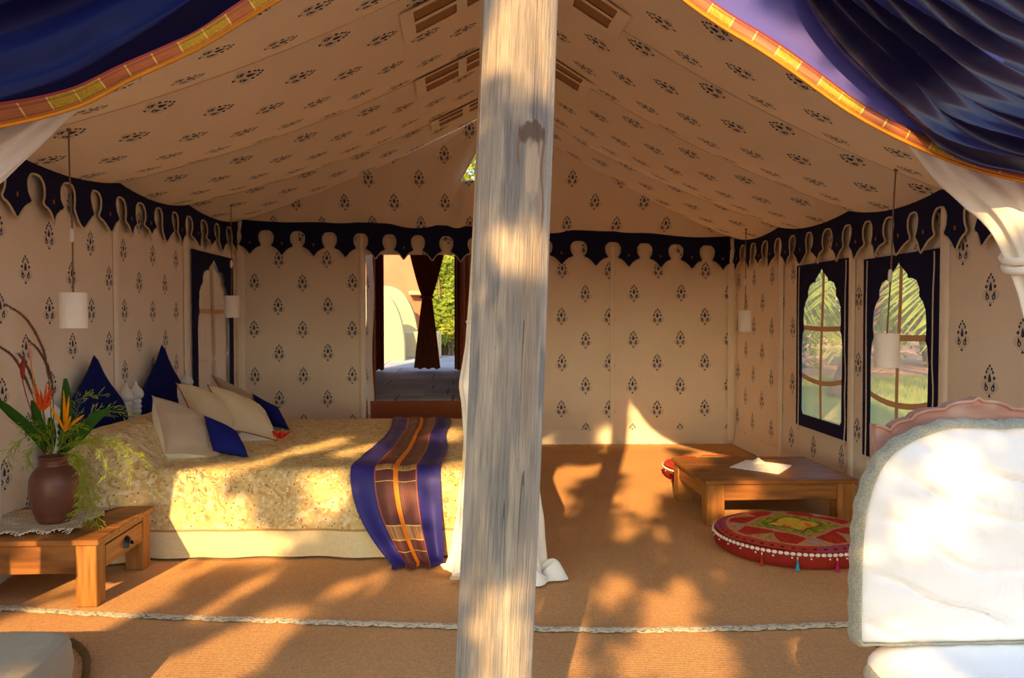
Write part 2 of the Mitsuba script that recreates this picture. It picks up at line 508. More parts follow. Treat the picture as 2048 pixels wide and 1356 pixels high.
mat('flagstone', proc(flag_fn), rough=.75)
mat('salmon_plaster', proc(lambda p, n, uv: mix(mi.Color3f(.50, .235, .135), mi.Color3f(.38, .18, .105), fbm(p.x * 3, p.y * 3, p.z * 3))), rough=.95)
mat('cream_plaster', (.58, .475, .26), rough=.95)
mat('soil', proc(lambda p, n, uv: mix(mi.Color3f(.46, .27, .17), mi.Color3f(.36, .20, .12), fbm(p.x * 3, p.y * 3, 1.0))), rough=1.0)
mat('lawn_soil', (.26, .32, .10), rough=1.0)
leafm('grass', (.40, .48, .14), .6)
mat('bark', proc(lambda p, n, uv: mix(mi.Color3f(.30, .20, .12), mi.Color3f(.17, .11, .07), noise(p.x * 20, p.y * 20, p.z * 60))), rough=.95)
scene['window_film'] = {'type': 'blendbsdf', 'weight': .26, 'bsdf_0': {'type': 'thindielectric'}, 'bsdf_1': {'type': 'principledthin', 'base_color': rgb(.78, .76, .68), 'roughness': .5, 'diff_trans': 1.1, 'spec_trans': 0.0}}
mat('skylight_mesh', (.36, .20, .095), rough=.9)
mat('shell_white', (.74, .68, .60), rough=.4)
mat('tassel_blue', (.02, .28, .45), rough=.8)
mat('tassel_magenta', (.42, .01, .10), rough=.8)
mat('tassel_red', (.30, .03, .015), rough=.8)


def floor_cushion_fn(p, n, uv):
    """Patchwork seen from above: uv in metres from the cushion's centre."""
    x, y = uv.x / .46, uv.y / .46
    r = dr.sqrt(x * x + y * y)
    fz = noise(x * 30, y * 30)
    fine = noise(x * 80, y * 80, 1.0)
    red = mix(mi.Color3f(.34, .022, .014), mi.Color3f(.42, .045, .02), fine)
    tan = mix(mi.Color3f(.52, .25, .11), mi.Color3f(.42, .16, .09), fz)
    d = dr.abs(x) * .98 + dr.abs(y) * 1.0          # the middle diamond
    wob = .03 * dr.sin(x * 22) + .03 * dr.sin(y * 20)
    dd = dr.maximum(dr.abs(x + y), dr.abs(x - y)) + wob * .4
    c = red
    # corner patches between the star's points
    ax, ay = dr.abs(x), dr.abs(y)
    q = dr.maximum(ax, ay) - .45 * dr.minimum(ax, ay)
    star = (q < .36)
    ang = dr.atan2(y, x) / (2 * math.pi) * 8 + .5
    k = dr.floor(ang)
    fr = dr.abs(ang - k - .5)
    kk = k - 2 * dr.floor(k / 2)
    patch = (r > .52 + fr * .8) & (r < .80)
    patch_in = (r > .61 + fr * .9) & (r < .75)
    hue = cell_rand(k + 8, 2.0)
    pc = dr.select(hue > .6, mix(mi.Color3f(.42, .34, .05), mi.Color3f(.22, .22, .04), fz), dr.select(hue > .3, mi.Color3f(.30, .27, .27), tan))
    c = dr.select(patch, tan, c)
    c = dr.select(patch_in, pc, c)
    c = dr.select(dd < .68, tan, c)
    c = dr.select(dd < .57, mix(mi.Color3f(.34, .29, .025), mi.Color3f(.16, .17, .02), smoothstep(.45, .6, fz)), c)
    c = dr.select((dd < .37), mi.Color3f(.10, .10, .03), c)
    c = dr.select(dd < .33, mix(mi.Color3f(.62, .40, .04), mi.Color3f(.66, .16, .03), smoothstep(.5, .62, noise(x * 14, y * 14, 4.0))), c)
    ring = r > .80
    k2 = dr.floor(ang / 2 * 1.3)
    band = dr.select(cell_rand(k2 + 3, 7.0) > .5, mi.Color3f(.42, .05, .03), mi.Color3f(.33, .06, .09))
    da = ang * 6
    dots = (dr.abs(da - dr.floor(da) - .5) < .16) & (dr.abs(r - .915) < .014)
    band = dr.select(dots, mi.Color3f(.06, .01, .015), band)
    band = dr.select((r < .84) & (r > .80), tan, band)
    c = dr.select(ring, band, c)
    return c * (.85 + .3 * fine)


mat('patchwork', proc(floor_cushion_fn), rough=.95, spec=.08)
mat('cushion_side', proc(lambda p, n, uv: mix(mi.Color3f(.30, .028, .016), mi.Color3f(.20, .016, .014), fbm(p.x * 6, p.y * 6, p.z * 6))), rough=.9, spec=.1)

# ---------------------------------------------------------------- the tent's frame in metres
XL = -2.37
def XR(y): return 2.86 + (y - 8.4) * .03
def YB(x): return 8.55 - .15 * (x - XL) / 5.23
def ZL(y): return 2.24 + .030 * (y - 5.7)
def ZR(y): return 2.055 + .027 * (y - 4.48)
def ZB(x): return 2.326 + (2.16 - 2.326) * (x - XL) / 5.23
APEX = np.array([.31, 7.62, 3.29])
RX = .30
LPOSTS = [2.55, 4.2, 5.65, 7.02, 8.55]
RPOSTS = [2.55, 3.3, 4.48, 5.66, 7.07, 8.40]
DX0, DX1, DTOP = -1.03, .17, 1.985


def softness(u, z, seed):
    q = np.stack([u * 1.3, z * .45, u * 0 + seed], -1)
    fold = np.sin(u * 9 + 2.2 * meshkit.noise(q * 1.7, seed)) * np.exp(-np.maximum(z, 0) * 1.6)
    return .03 * (meshkit.fbm(q, 3, seed) - .5) + .009 * fold


def wall_panel(holder, part, to3, u0, u1, z0, z1, inward, uvfn, seed, nu=26, nz=54, pin=True, amp=1.0):
    def fn(u, z):
        X, Y = to3(u)
        top = z1(u) if callable(z1) else z1
        zz = z0 + (top - z0) * z
        d = softness(u, zz, seed) * amp
        if pin:
            d = d * np.clip(np.minimum(u - u0, u1 - u) / .06, 0, 1)
        return np.stack([X + inward[0] * d, Y + inward[1] * d, zz], -1)
    def uvf(u, z):
        top = z1(u) if callable(z1) else z1
        return uvfn(u, z0 + (top - z0) * z)
    return add(holder, part, grid(nu, nz, fn, u0, u1, 0, 1, uvfn=uvf), 'canvas_print', True)


UVL = lambda u, z: ((u - 4.535), (z - 1.60) * 1.14)
UVR = lambda u, z: ((u - 4.052), (z - 1.485) * 1.03)
UVB = lambda u, z: ((u + 2.185), (z - 1.70))
UVB2 = lambda u, z: ((u - 1.01), (z - 1.834))

# ground outside and the tent's floor
struct('ground'); add('ground', None, grid(2, 2, lambda u, v: np.stack([u, v, u * 0 - .03], -1), -60, 60, -60, 70), 'soil')
struct('floor'); add('floor', None, rbox(-2.6, 3.1, 2.2, 8.62, -.028, -.002, .004), 'slab_stone')

struct('wall_left', 'cream printed canvas wall behind the bed heads', 'wall')
toL = lambda u: (np.full_like(u, XL), u)
WL0, WL1, WLB, WLT = 7.16, 8.40, .55, 1.93
for i in range(3):
    wall_panel('wall_left', 'canvas_panel', toL, LPOSTS[i], LPOSTS[i + 1], 0, ZL, (1, 0), UVL, 20 + i, nu=34)
wall_panel('wall_left', 'canvas_panel', toL, LPOSTS[3], WL0 + .03, 0, ZL, (1, 0), UVL, 30, nu=6)
wall_panel('wall_left', 'canvas_panel', toL, WL1 - .03, LPOSTS[4], 0, ZL, (1, 0), UVL, 31, nu=6)
wall_panel('wall_left', 'canvas_panel', toL, WL0 + .03, WL1 - .03, 0, WLB + .04, (1, 0), UVL, 32, nu=20, nz=10)
wall_panel('wall_left', 'canvas_panel', toL, WL0 + .03, WL1 - .03, WLT - .04, ZL, (1, 0), UVL, 33, nu=20, nz=8)

struct('wall_right', 'cream printed canvas wall with two arched windows', 'wall')
toR = lambda u: (XR(u), u)
WINS = [(5.68, 6.68, .44, 1.77), (4.52, 5.46, .39, 1.74)]
for i in (0, 1, 4):
    wall_panel('wall_right', 'canvas_panel', toR, RPOSTS[i], RPOSTS[i + 1], 0, ZR, (-1, 0), UVR, 40 + i, nu=34)
for j, (a, b, zb, zt) in enumerate(WINS):
    p0, p1 = (RPOSTS[3], RPOSTS[4]) if j == 0 else (RPOSTS[2], RPOSTS[3])
    wall_panel('wall_right', 'canvas_panel', toR, p0, a + .03, 0, ZR, (-1, 0), UVR, 50 + j, nu=6)
    wall_panel('wall_right', 'canvas_panel', toR, b - .03, p1, 0, ZR, (-1, 0), UVR, 52 + j, nu=10)
    wall_panel('wall_right', 'canvas_panel', toR, a + .03, b - .03, 0, zb + .05, (-1, 0), UVR, 54 + j, nu=40, nz=14, amp=1.5)
    wall_panel('wall_right', 'canvas_panel', toR, a + .03, b - .03, zt - .05, ZR, (-1, 0), UVR, 56 + j, nu=16, nz=8)

struct('wall_back', 'cream printed canvas back wall with an open doorway', 'wall')
toB = lambda u: (u, YB(u))
wall_panel('wall_back', 'canvas_panel', toB, XL, DX0, 0, ZB, (0, -1), UVB, 60, nu=34)
wall_panel('wall_back', 'canvas_panel', toB, DX0, DX1, DTOP, ZB, (0, -1), UVB, 61, nu=24, nz=8)
wall_panel('wall_back', 'canvas_panel', toB, DX1, 1.545, 0, ZB, (0, -1), UVB2, 62, nu=34)
wall_panel('wall_back', 'canvas_panel', toB, 1.545, 2.86, 0, ZB, (0, -1), UVB2, 63, nu=34)


def jamb(u, z):
    return np.stack([DX0 + .055 * u + .012 * np.sin(z * 5), YB(DX0) + .02 + .16 * u, z], -1)
add('wall_back', 'door_flap', grid(5, 40, jamb, 0, 1, 0, DTOP + .05, uvfn=lambda u, z: (u * .16 + .5, z - 1.7)), 'canvas_print', True)


def sleeve(holder, x, y, ztop, n, width=.085, depth=.018):
    """A raised pole pocket sewn to the wall; n the inward normal."""
    t = np.array([-n[1], n[0]])
    def fn(u, z):
        d = depth * np.sqrt(np.clip(1 - (2 * u - 1) ** 2, 0, 1)) + .007
        q = (u - .5) * width
        return np.stack([x + t[0] * q + n[0] * d, y + t[1] * q + n[1] * d, z], -1)
    add(holder, 'pole_sleeve', grid(9, 20, fn, 0, 1, .02, ztop), 'canvas_plain', True)


for y in LPOSTS[1:4]:
    sleeve('wall_left', XL, y, ZL(y), (1, 0))
for y in RPOSTS[1:5]:
    sleeve('wall_right', XR(y), y, ZR(y), (-1, 0))
sleeve('wall_back', 1.545, YB(1.545), ZB(1.545), (0, -1), .04, .008)
sleeve('wall_back', DX0 - .04, YB(DX0 - .04), ZB(DX0), (0, -1), .05, .01)
sleeve('wall_back', 2.80, YB(2.8) - .02, ZB(2.8), (0, -1), .08)
sleeve('wall_back', -2.31, YB(-2.31) - .02, ZB(-2.31), (0, -1), .08)

# skirting hem, baggy where the canvas meets the floor
def hem(holder, to3, u0, u1, n, seed):
    def fn(u, z):
        X, Y = to3(u)
        d = .012 + .030 * (1 - z) ** 2 * (.4 + meshkit.noise(np.stack([u * 6, z * 2, u * 0 + seed], -1), seed)) + .008 * np.sin(u * 40 + 3 * np.sin(u * 7))*(1-z)
        return np.stack([X + n[0] * d, Y + n[1] * d, .004 + .15 * z], -1)
    add(holder, 'hem', grid(90, 6, fn, u0, u1, 0, 1), 'canvas_plain', True)
hem('wall_back', toB, DX1 + .02, 2.84, (0, -1), 3)
hem('wall_right', toR, 2.6, 8.38, (-1, 0), 4)
hem('wall_left', toL, 2.6, 8.5, (1, 0), 5)

# ---------------------------------------------------------------- ceiling: bays of sagging canvas
struct('ceiling', 'cream printed canvas tent roof sagging between its seams', 'ceiling')


def bay(y0, y1, side):
    def fn(y, t):
        E = np.stack([np.full_like(y, XL) if side < 0 else XR(y), y, ZL(y) if side < 0 else ZR(y)], -1)
        yb = YB(XL) if side < 0 else YB(2.86)
        k = np.clip((y - APEX[1]) / (yb - APEX[1]), 0, 1)[..., None]
        C = np.array([XL, yb, ZB(XL)]) if side < 0 else np.array([2.86, yb, ZB(2.86)])
        top = np.stack([np.full_like(y, RX), y, np.full_like(y, APEX[2]) + .0 * y], -1)
        top = np.where(k > 0, APEX * (1 - k) + C * k, top)
        P = E * (1 - t[..., None]) + top * t[..., None]
        w = np.clip((y - y0) / (y1 - y0), 0, 1)
        s = 4 * w * (1 - w)
        full = np.clip(1 - np.maximum(k[..., 0], 0), 0, 1)
        sag = s * (.055 + .05 * np.sin(np.pi * t)) * (1 - .8 * t) + .10 * np.sin(np.pi * t) * full
        wr = .012 * (meshkit.fbm(np.stack([y * 2.2, t * 1.2, y * 0 + side], -1), 3, 5) - .5)
        P[..., 2] -= sag + wr * np.sin(np.pi * np.clip(t, 0, 1))
        return P
    L = 2.9
    return add('ceiling', 'roof_panel', grid(40, 44, fn, y0, y1, 0, 1, uvfn=lambda y, t: (y - 4.3, t * L * np.where(y > APEX[1], np.clip((YB(0) - y) / (YB(0) - APEX[1]), 0, 1) * 1.0, 1.0) + .1)), 'canvas_print', True)


for a, b in zip(LPOSTS[:-1], LPOSTS[1:]):
    bay(a, b, -1)
for a, b in zip(RPOSTS[1:-1], RPOSTS[2:]):
    bay(a, b, 1)
bay(RPOSTS[0], RPOSTS[1], 1)


def hip_fn(x, t):
    E = np.stack([x, YB(x), ZB(x)], -1)
    CL = np.array([XL, YB(XL), ZB(XL)]); CR = np.array([2.86, YB(2.86), ZB(2.86)])
    kl = np.clip((x - XL) / (APEX[0] - XL), 0, 1)[..., None]
    kr = np.clip((2.86 - x) / (2.86 - APEX[0]), 0, 1)[..., None]
    top = np.where(x[..., None] < APEX[0], CL * (1 - kl) + APEX * kl, CR * (1 - kr) + APEX * kr)
    P = E * (1 - t[..., None]) + top * t[..., None]
    # folds fanning out from the apex
    dx = x - APEX[0]
    ang = np.arctan2(dx, APEX[2] + .05 - P[..., 2])
    amp = .055 * np.clip(1.3 - 1.0 * np.abs(ang), 0, 1)
    d = amp * np.sin(ang * 26 + 2 * np.sin(ang * 5)) * np.sin(np.pi * np.clip(t, 0, 1)) ** .5
    P[..., 1] -= d
    bays = np.array([XL, -1.07, .1, 1.545, 2.86])
    i = np.clip(np.searchsorted(bays, x.ravel(), 'right') - 1, 0, 3).reshape(x.shape)
    w = (x - bays[i]) / (bays[i + 1] - bays[i])
    P[..., 2] -= (.045 * 4 * w * (1 - w)) * np.clip(1 - 1.6 * t, 0, 1)
    P[..., 1] -= .02 * np.sin(np.pi * np.clip(t, 0, 1))
    return P


V, Ft, UV = grid(240, 80, hip_fn, XL + 1e-3, 2.86 - 1e-3, 0, 1, uvfn=lambda x, t: (x + 1.97, 0 * t))
UV[:, 1] = (V[:, 2] - 2.30) * 1.18
VB, VX0, VX1 = 2.69, -.05, .66                                     # the vent: a triangle under the apex
cen = V[Ft].mean(1)
kz = np.clip((cen[:, 2] - VB) / (APEX[2] - .04 - VB), 0, 1)
inside = (cen[:, 2] > VB) & (cen[:, 0] > VX0 + (APEX[0] - VX0) * kz) & (cen[:, 0] < VX1 + (APEX[0] - VX1) * kz)
add('ceiling', 'hip_panel', (V, Ft[~inside], UV), 'canvas_print', True)
def hip_pt(x, z):
    y = APEX[1] + (YB(x) - APEX[1]) * (APEX[2] - z) / (APEX[2] - ZB(x))
    return [x, y - .025, z]
add('ceiling', 'vent_edging', tube([hip_pt(VX0, VB), hip_pt(VX1, VB), hip_pt(APEX[0], APEX[2] - .05)], .014, 8, closed=True), 'canvas_plain')

# ridge cord and seams
add('ceiling', 'ridge_seam', tube([[RX, y, APEX[2] - .012] for y in np.linspace(2.55, 7.6, 12)], .014, 8), 'canvas_plain')
for y in LPOSTS[1:4]:
    P = [[XL + (RX - XL) * t, y, ZL(y) + (APEX[2] - ZL(y)) * t - .10 * math.sin(math.pi * t) - .004] for t in np.linspace(0, 1, 24)]
    add('ceiling', 'roof_seam', tube(P, .002, 6), 'piping_cream')
for y in RPOSTS[1:5]:
    P = [[XR(y) + (RX - XR(y)) * t, y, ZR(y) + (APEX[2] - ZR(y)) * t - .10 * math.sin(math.pi * t) - .004] for t in np.linspace(0, 1, 24)]
    add('ceiling', 'roof_seam', tube(P, .002, 6), 'piping_cream')


def roof_z(x, y, side):
    t = (x - XL) / (RX - XL) if side < 0 else (XR(y) - x) / (XR(y) - RX)
    z0 = ZL(y) if side < 0 else ZR(y)
    return z0 + (APEX[2] - z0) * t


def skylight(y0, y1, side, t0, t1):
    """A dark mesh vent sewn into the slope beside the ridge, with two crossed straps."""
    def pt(y, t, lift):
        posts = LPOSTS if side < 0 else RPOSTS
        x = (XL + (RX - XL) * t) if side < 0 else (XR(y) + (RX - XR(y)) * t)
        i = np.clip(np.searchsorted(posts, y, 'right') - 1, 0, len(posts) - 2)
        pa = np.asarray(posts)
        w = (y - pa[i]) / (pa[i + 1] - pa[i]); s = 4 * w * (1 - w)
        z = roof_z(x, y, side) - s * (.055 + .05 * np.sin(np.pi * t)) * (1 - .8 * t) - .10 * np.sin(np.pi * t) - lift
        return np.stack([x, y, z], -1)
    k = add('ceiling', 'skylight', grid(14, 14, lambda y, t: pt(y, t, .010), y0, y1, t0, t1), 'skylight_mesh', True, label='dark mesh vent with canvas straps')
    m = .5 * (t0 + t1); ym = .5 * (y0 + y1); w = .011; wy = .02
    for a, b, c, d in ((y0, y1, m - w * 1.0, m + w * 1.0), (ym - wy, ym + wy, t0, t1), (y0 - .03, y0 + .012, t0 - .02, t1), (y1 - .012, y1 + .03, t0 - .02, t1), (y0, y1, t0 - .02, t0 + .006)):
        add(k, 'strap', grid(10, 10, lambda y, t: pt(y, t, .018), a, b, c, d), 'canvas_plain', True)


for y0, y1, t0 in ((4.36, 4.68, .78), (5.62, 5.94, .78), (6.92, 7.20, .80)):
    skylight(y0, y1, -1, t0, .985)
for y0, y1 in ((4.22, 4.55), (5.50, 5.82)):
    skylight(y0, y1, 1, .79, .985)


# ---------------------------------------------------------------- navy scalloped valance
def scallop_profile():
    """Lower edge of half a repeat: from the middle of a keyhole (x=0) to a pendant's tip (x=1)."""
    c = [(0, -.085), (.20, -.088), (.36, -.108), (.45, -.145), (.43, -.182), (.345, -.212), (.275, -.232), (.345, -.247), (.52, -.260), (.70, -.282), (.86, -.312), (.95, -.330), (1, -.336)]
    c = np.array(c)
    return np.vstack([spline(c[:7], 22), spline(c[6:], 14)[1:]])


SP = scallop_profile()


def valance(name, label, to3, ztop, n, seams, counts, lip=.035):
    k = thing(name, label, 'valance')
    for a, b, m in zip(seams[:-1], seams[1:], counts):
        L = (b - a); w = L / m
        edge = []
        for j in range(m):
            half = SP * [w / 2, 1]
            up = half + [a + j * w, 0]
            dn = half[::-1] * [-1, 1] + [a + (j + 1) * w, 0]
            edge += [up, dn[1:]]
        E = np.vstack(edge)
        keep = np.r_[True, np.linalg.norm(np.diff(E, axis=0), axis=1) > 1e-6]
        E = E[keep]
        poly = sg.Polygon(np.vstack([E, [[b, .03], [a, .03]]])).buffer(0)
        m2 = extrude(poly, .006)
        V, Fs = m2
        # hang it: u -> along the wall, v -> below the eave, thickness inward; pendants flutter a little
        def hang(u, v, d):
            X, Y = to3(u)
            out = lip + d + .030 * np.clip(-v / .4, 0, 1) ** 1.5 * (.6 + .8 * np.sin(u * 17.0 + 2 * np.sin(u * 5)))
            z = ztop(u) + v
            return np.stack([X + n[0] * out, Y + n[1] * out, z], -1)
        tm = trimesh.Trimesh(V, Fs, process=False)
        p = add(k, 'panel', (hang(V[:, 0], V[:, 1], V[:, 2]), Fs), 'navy_cloth')
        path = hang(E[:, 0], E[:, 1] - .002, np.full(len(E), .004))
        add(p, 'piping', tube(path, .0065, 6), 'piping_cream', True, label='cream piped edge')
        for j in range(m):
            for s in (.5,):
                u = a + (j + .5) * w
                c = hang(np.array([u]), np.array([-.215]), np.array([.008]))[0]
                ring = trimesh.creation.icosphere(subdivisions=1, radius=.0115)
                v = np.array(ring.vertices) * [1, 1, 1.3]
                v = v * (np.array([.35, 1, 1]) if abs(n[0]) else np.array([1, .35, 1]))
                add(p, 'medallion', (v + c, np.array(ring.faces)), 'medallion_orange', True, label='small orange embroidered dot')


valance('scalloped_valance', 'navy scalloped valance with keyhole cutouts along the left wall over the bed heads', toL, ZL, (1, 0), LPOSTS, [4, 4, 4, 4])
valance('scalloped_valance', 'navy scalloped valance with keyhole cutouts along the back wall over the doorway', toB, ZB, (0, -1), [XL, -1.07, .1, 1.545, 2.86], [4, 4, 4, 4])
valance('scalloped_valance', 'navy scalloped valance with keyhole cutouts along the right wall over the two windows', toR, ZR, (-1, 0), RPOSTS, [2, 4, 4, 4, 4])


# ---------------------------------------------------------------- windows
def ogee():
    h = [(.385, .10), (.385, .30), (.39, .50), (.375, .575), (.352, .60), (.362, .66), (.35, .735), (.315, .775), (.27, .80), (.272, .835), (.235, .872), (.175, .885), (.13, .885), (.118, .905), (.075, .925), (.03, .945), (0, .965)]
    h = np.array(h)
    left = h[::-1][1:] * [-1, 1]
    return np.vstack([[[.36, .075], ], h, left, [[-.36, .075]]])


def window(num, to3, a, b, zb, zt, n, flap=False, slant=0.0):
    k = struct(f'window_{num}')
    W, Hh = b - a, zt - zb
    frame = sg.box(-.5, 0, .5, 1).difference(sg.Polygon(ogee()))
    frame = sg.Polygon(frame.exterior, frame.interiors)
    V, Fs = extrude(frame, .006)
    def place(u, v, d):
        U = a + (u + .5) * W
        X, Y = to3(U)
        wob = .006 * np.sin(v * 23 + u * 9) * (np.abs(u) > .45)
        dd = d + .012
        return np.stack([X + n[0] * dd, Y + n[1] * dd + wob, zb + (v - slant * (u - .5) * (1 - v)) * Hh], -1)
    add(k, 'frame', (place(V[:, 0], V[:, 1], V[:, 2]), Fs), 'navy_cloth', label='navy cloth surround with an ogee arch')
    if flap:
        add(k, 'flap', grid(30, 40, lambda u, v: place(u, v, -.03 + .012 * np.sin(u * 9 + v * 3) * v), -.49, .49, .02, .985), 'canvas_plain', True, label='cream canvas flap let down outside')
    else:
        def pane(u, v):
            w = .010 * np.sin(u * 26 + 5 * np.sin(v * 6)) * np.clip((v - .45) * 2.2, 0, 1) + .006 * np.sin(v * 14 + u * 4)
            return place(u, v, -.018 + w * .6)
        add(k, 'pane', grid(36, 50, pane, -.45, .45, .04, .985), 'window_film', True, label='clear hazy plastic pane')
    sw = .022
    bsd = 'strap_tan' if not flap else 'piping_cream'
    add(k, 'strap', grid(4, 40, lambda u, v: place(u + .02 * np.sin(v * 5), v, -.004 + .0 * v), -sw, sw, .06, .98), bsd, True)
    for v0, sg_ in ((.62, .012), (.34, .05)):
        th = .028
        bs = 'canvas_plain' if (flap and v0 < .5) else ('strap_tan')
        add(k, 'strap', grid(30, 4, lambda u, v: place(u, v0 + v * th - sg_ * (1 - 4 * u * u), -.002 + .006 * np.cos(u * 3)), -.42, .42, -.5, .5), bs, True)
    if not flap:
        for s in (-.455, .43):
            P = np.stack([np.full(20, s) + .008 * np.sin(np.linspace(0, 6, 20)), np.linspace(.99, -.03, 20)], 1)
            add(k, 'cord', tube(place(P[:, 0], P[:, 1], np.full(20, .014)), .0045, 6), 'piping_cream')


window(1, toR, *WINS[0], (-1, 0), slant=0)
window(2, toR, *WINS[1], (-1, 0), slant=0)
window(3, toL, WL0, WL1, WLB, WLT, (1, 0), flap=True)

# ---------------------------------------------------------------- carpets
CY0 = np.array([(-2.6, 3.89), (-2.135, 3.814), (-1.643, 3.711), (-1.177, 3.636), (-.175, 3.491), (.362, 3.421), (.787, 3.385), (1.222, 3.382), (1.672, 3.401), (2.9, 3.46)])
from scipy.interpolate import PchipInterpolator
seam = PchipInterpolator(CY0[:, 0], CY0[:, 1])
front = thing('sisal_carpet', 'tan woven sisal carpet at the tent entrance in front of the pale binding tape', 'carpet')
add(front, None, grid(50, 3, lambda u, v: np.stack([u, 2.3 * (1 - v) + seam(u) * v, u * 0 + .004], -1), -2.33, 2.62), 'sisal')
main = thing('sisal_carpet', 'large tan woven sisal carpet under the bed and the tables', 'carpet')
add(main, 'pile', grid(60, 3, lambda u, v: np.stack([u, seam(u) * (1 - v) + (7.93 - .05 * (u - .8)) * v, u * 0 + .008], -1) * [1, 1, 1] - np.stack([np.clip(u - 2.60, 0, 1) * (1 - v) * .6, u * 0, u * 0], -1), -2.33, 2.75), 'sisal')
def tape(u, v):
    y = seam(u) + (v - .5) * .062 + .004 * np.sin(u * 30)
    return np.stack([u, y, .010 + .006 * np.sin(np.pi * v) + .002 * np.sin(u * 90)], -1)
add(main, 'binding_tape', grid(300, 7, tape, -2.33, 2.66), 'binding_tape', True, label='pale mottled woven tape along the front edge')
add(main, 'binding_tape', grid(60, 5, lambda u, v: np.stack([u, 7.93 - .05 * (u - .8) + (v - .5) * .04, .009 + .003 * np.sin(np.pi * v)], -1), .2, 2.77), 'sisal', True)
back = thing('sisal_carpet', 'narrow strip of sisal carpet along the foot of the back wall', 'carpet')
add(back, None, grid(30, 3, lambda u, v: np.stack([u, (7.955 - .05 * (u - .8)) * (1 - v) + (YB(u) - .06) * v, u * 0 + .005], -1), -2.3, 2.77), 'sisal')

# ---------------------------------------------------------------- the big timber pole in front
pole = thing('timber_pole', 'thick weathered grey timber pole standing in front of the tent at its middle', 'pole')
PR, PY = .0985, 2.06
_pt, _pb = at(1044.5, 0, PY), at(986.5, 1356, PY)
def pole_c(z): return _pb[0] + (z - _pb[2]) * (_pt[0] - _pb[0]) / (_pt[2] - _pb[2]) + .002 * np.sin(z * 2.1)
kp = at(1068, 262, PY - .09)
ang = math.atan2(kp[1] - PY, kp[0] - float(pole_c(kp[2])))
KNOT_A, KNOT_Z = (math.degrees(ang) % 360) / 360.0, float(kp[2])
def pole_mesh(a, z):
    th = a * 2 * np.pi
    q = np.stack([np.cos(th) * 1.1, np.sin(th) * 1.1, z * .8], -1)
    r = PR * (1 + .05 * (meshkit.fbm(q, 3, 3) - .5) - .035 * (z - .42))
    r = r + .004 * np.exp(-(((a - KNOT_A) * .62) / .03) ** 2 - ((z - KNOT_Z) / .03) ** 2)
    return np.stack([pole_c(z) + r * np.cos(th), PY + r * np.sin(th), z], -1)
add(pole, None, grid(97, 120, pole_mesh, 0, 1, -.03, 3.4, uvfn=lambda a, z: (a, z)), 'pole_wood', True)

# ---------------------------------------------------------------- slim inner pole with a gathered white curtain
ip = thing('tent_pole', 'slim pale inner tent pole just behind the thick timber pole', 'pole')
def ipc(z):
    a, b = float(at(945.5, 462, 4.12)[0]), float(at(962, 118, 4.12)[0])
    return np.stack([a + .050 + (b - a) * (np.asarray(z) - 1.78) / .88, 4.12 + 0 * np.asarray(z)], -1)
zz = np.linspace(.009, 3.12, 30)
add(ip, None, tube(np.c_[ipc(zz), zz], .048, 16), 'ochre_cream', True)
wc = thing('gathered_curtain', 'white curtain gathered round the inner tent pole with its hem spread on the carpet', 'curtain')
def gath(a, z):
    th = a * 2 * np.pi
    prof = np.interp(z, [0, .03, .10, .22, .5, .9, 1.2, 1.5, 1.9, 2.3, 2.6, 2.85, 3.05, 3.2], [.245, .235, .215, .20, .175, .095, .060, .053, .050, .050, .052, .062, .075, .05])
    fold = np.sin(th * 11 + 2 * np.sin(z * 1.7)) * .16 + np.sin(th * 5 + z * 2) * .08
    r = prof * (1 + fold * np.clip(prof / .2, .25, 1))
    c = ipc(z)
    dx = np.interp(z, [0, .3, .6, 1.0], [.155, .155, .13, 0])
    zl = z + np.where(z < .04, .03 * (1 + np.sin(th * 7)), 0)
    return np.stack([c[..., 0] + dx + r * np.cos(th), c[..., 1] + .75 * r * np.sin(th), np.maximum(zl, .012)], -1)
add(wc, 'cloth', grid(121, 90, gath, 0, 1, .012, 3.1), 'sheer_white', True)
def puddle(a, t):
    th = a * 2 * np.pi
    r = (.05 + .10 * t) * (1 + .22 * np.sin(th * 5 + 3 * t))
    z = .02 + .10 * np.sin(np.pi * np.clip(t, 0, 1)) * (.7 + .4 * np.sin(th * 3 + 1)) * (1 - t * .4)
    return np.stack([.345 + r * np.cos(th) * 1.0, 4.08 + r * np.sin(th) * .8, np.maximum(z, .014)], -1)
add(wc, 'hem_bunch', grid(60, 16, puddle, 0, 1), 'white_cotton', True, label='bunched white hem lying on the carpet')
zt = 1.32
add(wc, 'tie_band', tube([[*(ipc(zt) + .052 * np.array([math.cos(t), .8 * math.sin(t)])), zt] for t in np.linspace(0, 2 * np.pi, 30, endpoint=False)], .012, 8, closed=True), 'white_cotton', True)

# ---------------------------------------------------------------- beds: two with turned posts and navy onion headboards
def post_prof(h):
    p = [(.030, 0), (.030, h - .40), (.040, h - .385), (.040, h - .36), (.030, h - .35)]
    z = h - .34
    while z < h - .14:
        p += [(.030, z), (.037, z + .012), (.037, z + .022), (.030, z + .034)]
        z += .036
    p += [(.028, h - .13), (.046, h - .115), (.052, h - .10), (.052, h - .085), (.044, h - .065), (.030, h - .048), (.016, h - .034), (.011, h - .018), (.010, h - .006), (.0005, h)]
    return p


def onion(cy, hw, ztip, zb):
    o = [(0, 1.0), (.055, .965), (.16, .895), (.36, .79), (.63, .675), (.85, .565), (.97, .45), (1.0, .33), (1.0, .16), (.95, 0)]
    o = spline(np.array(o), 34)
    pts = np.vstack([o, o[::-1][1:] * [-1, 1]])
    return np.c_[cy + pts[:, 0] * hw, zb + pts[:, 1] * (ztip - zb)]


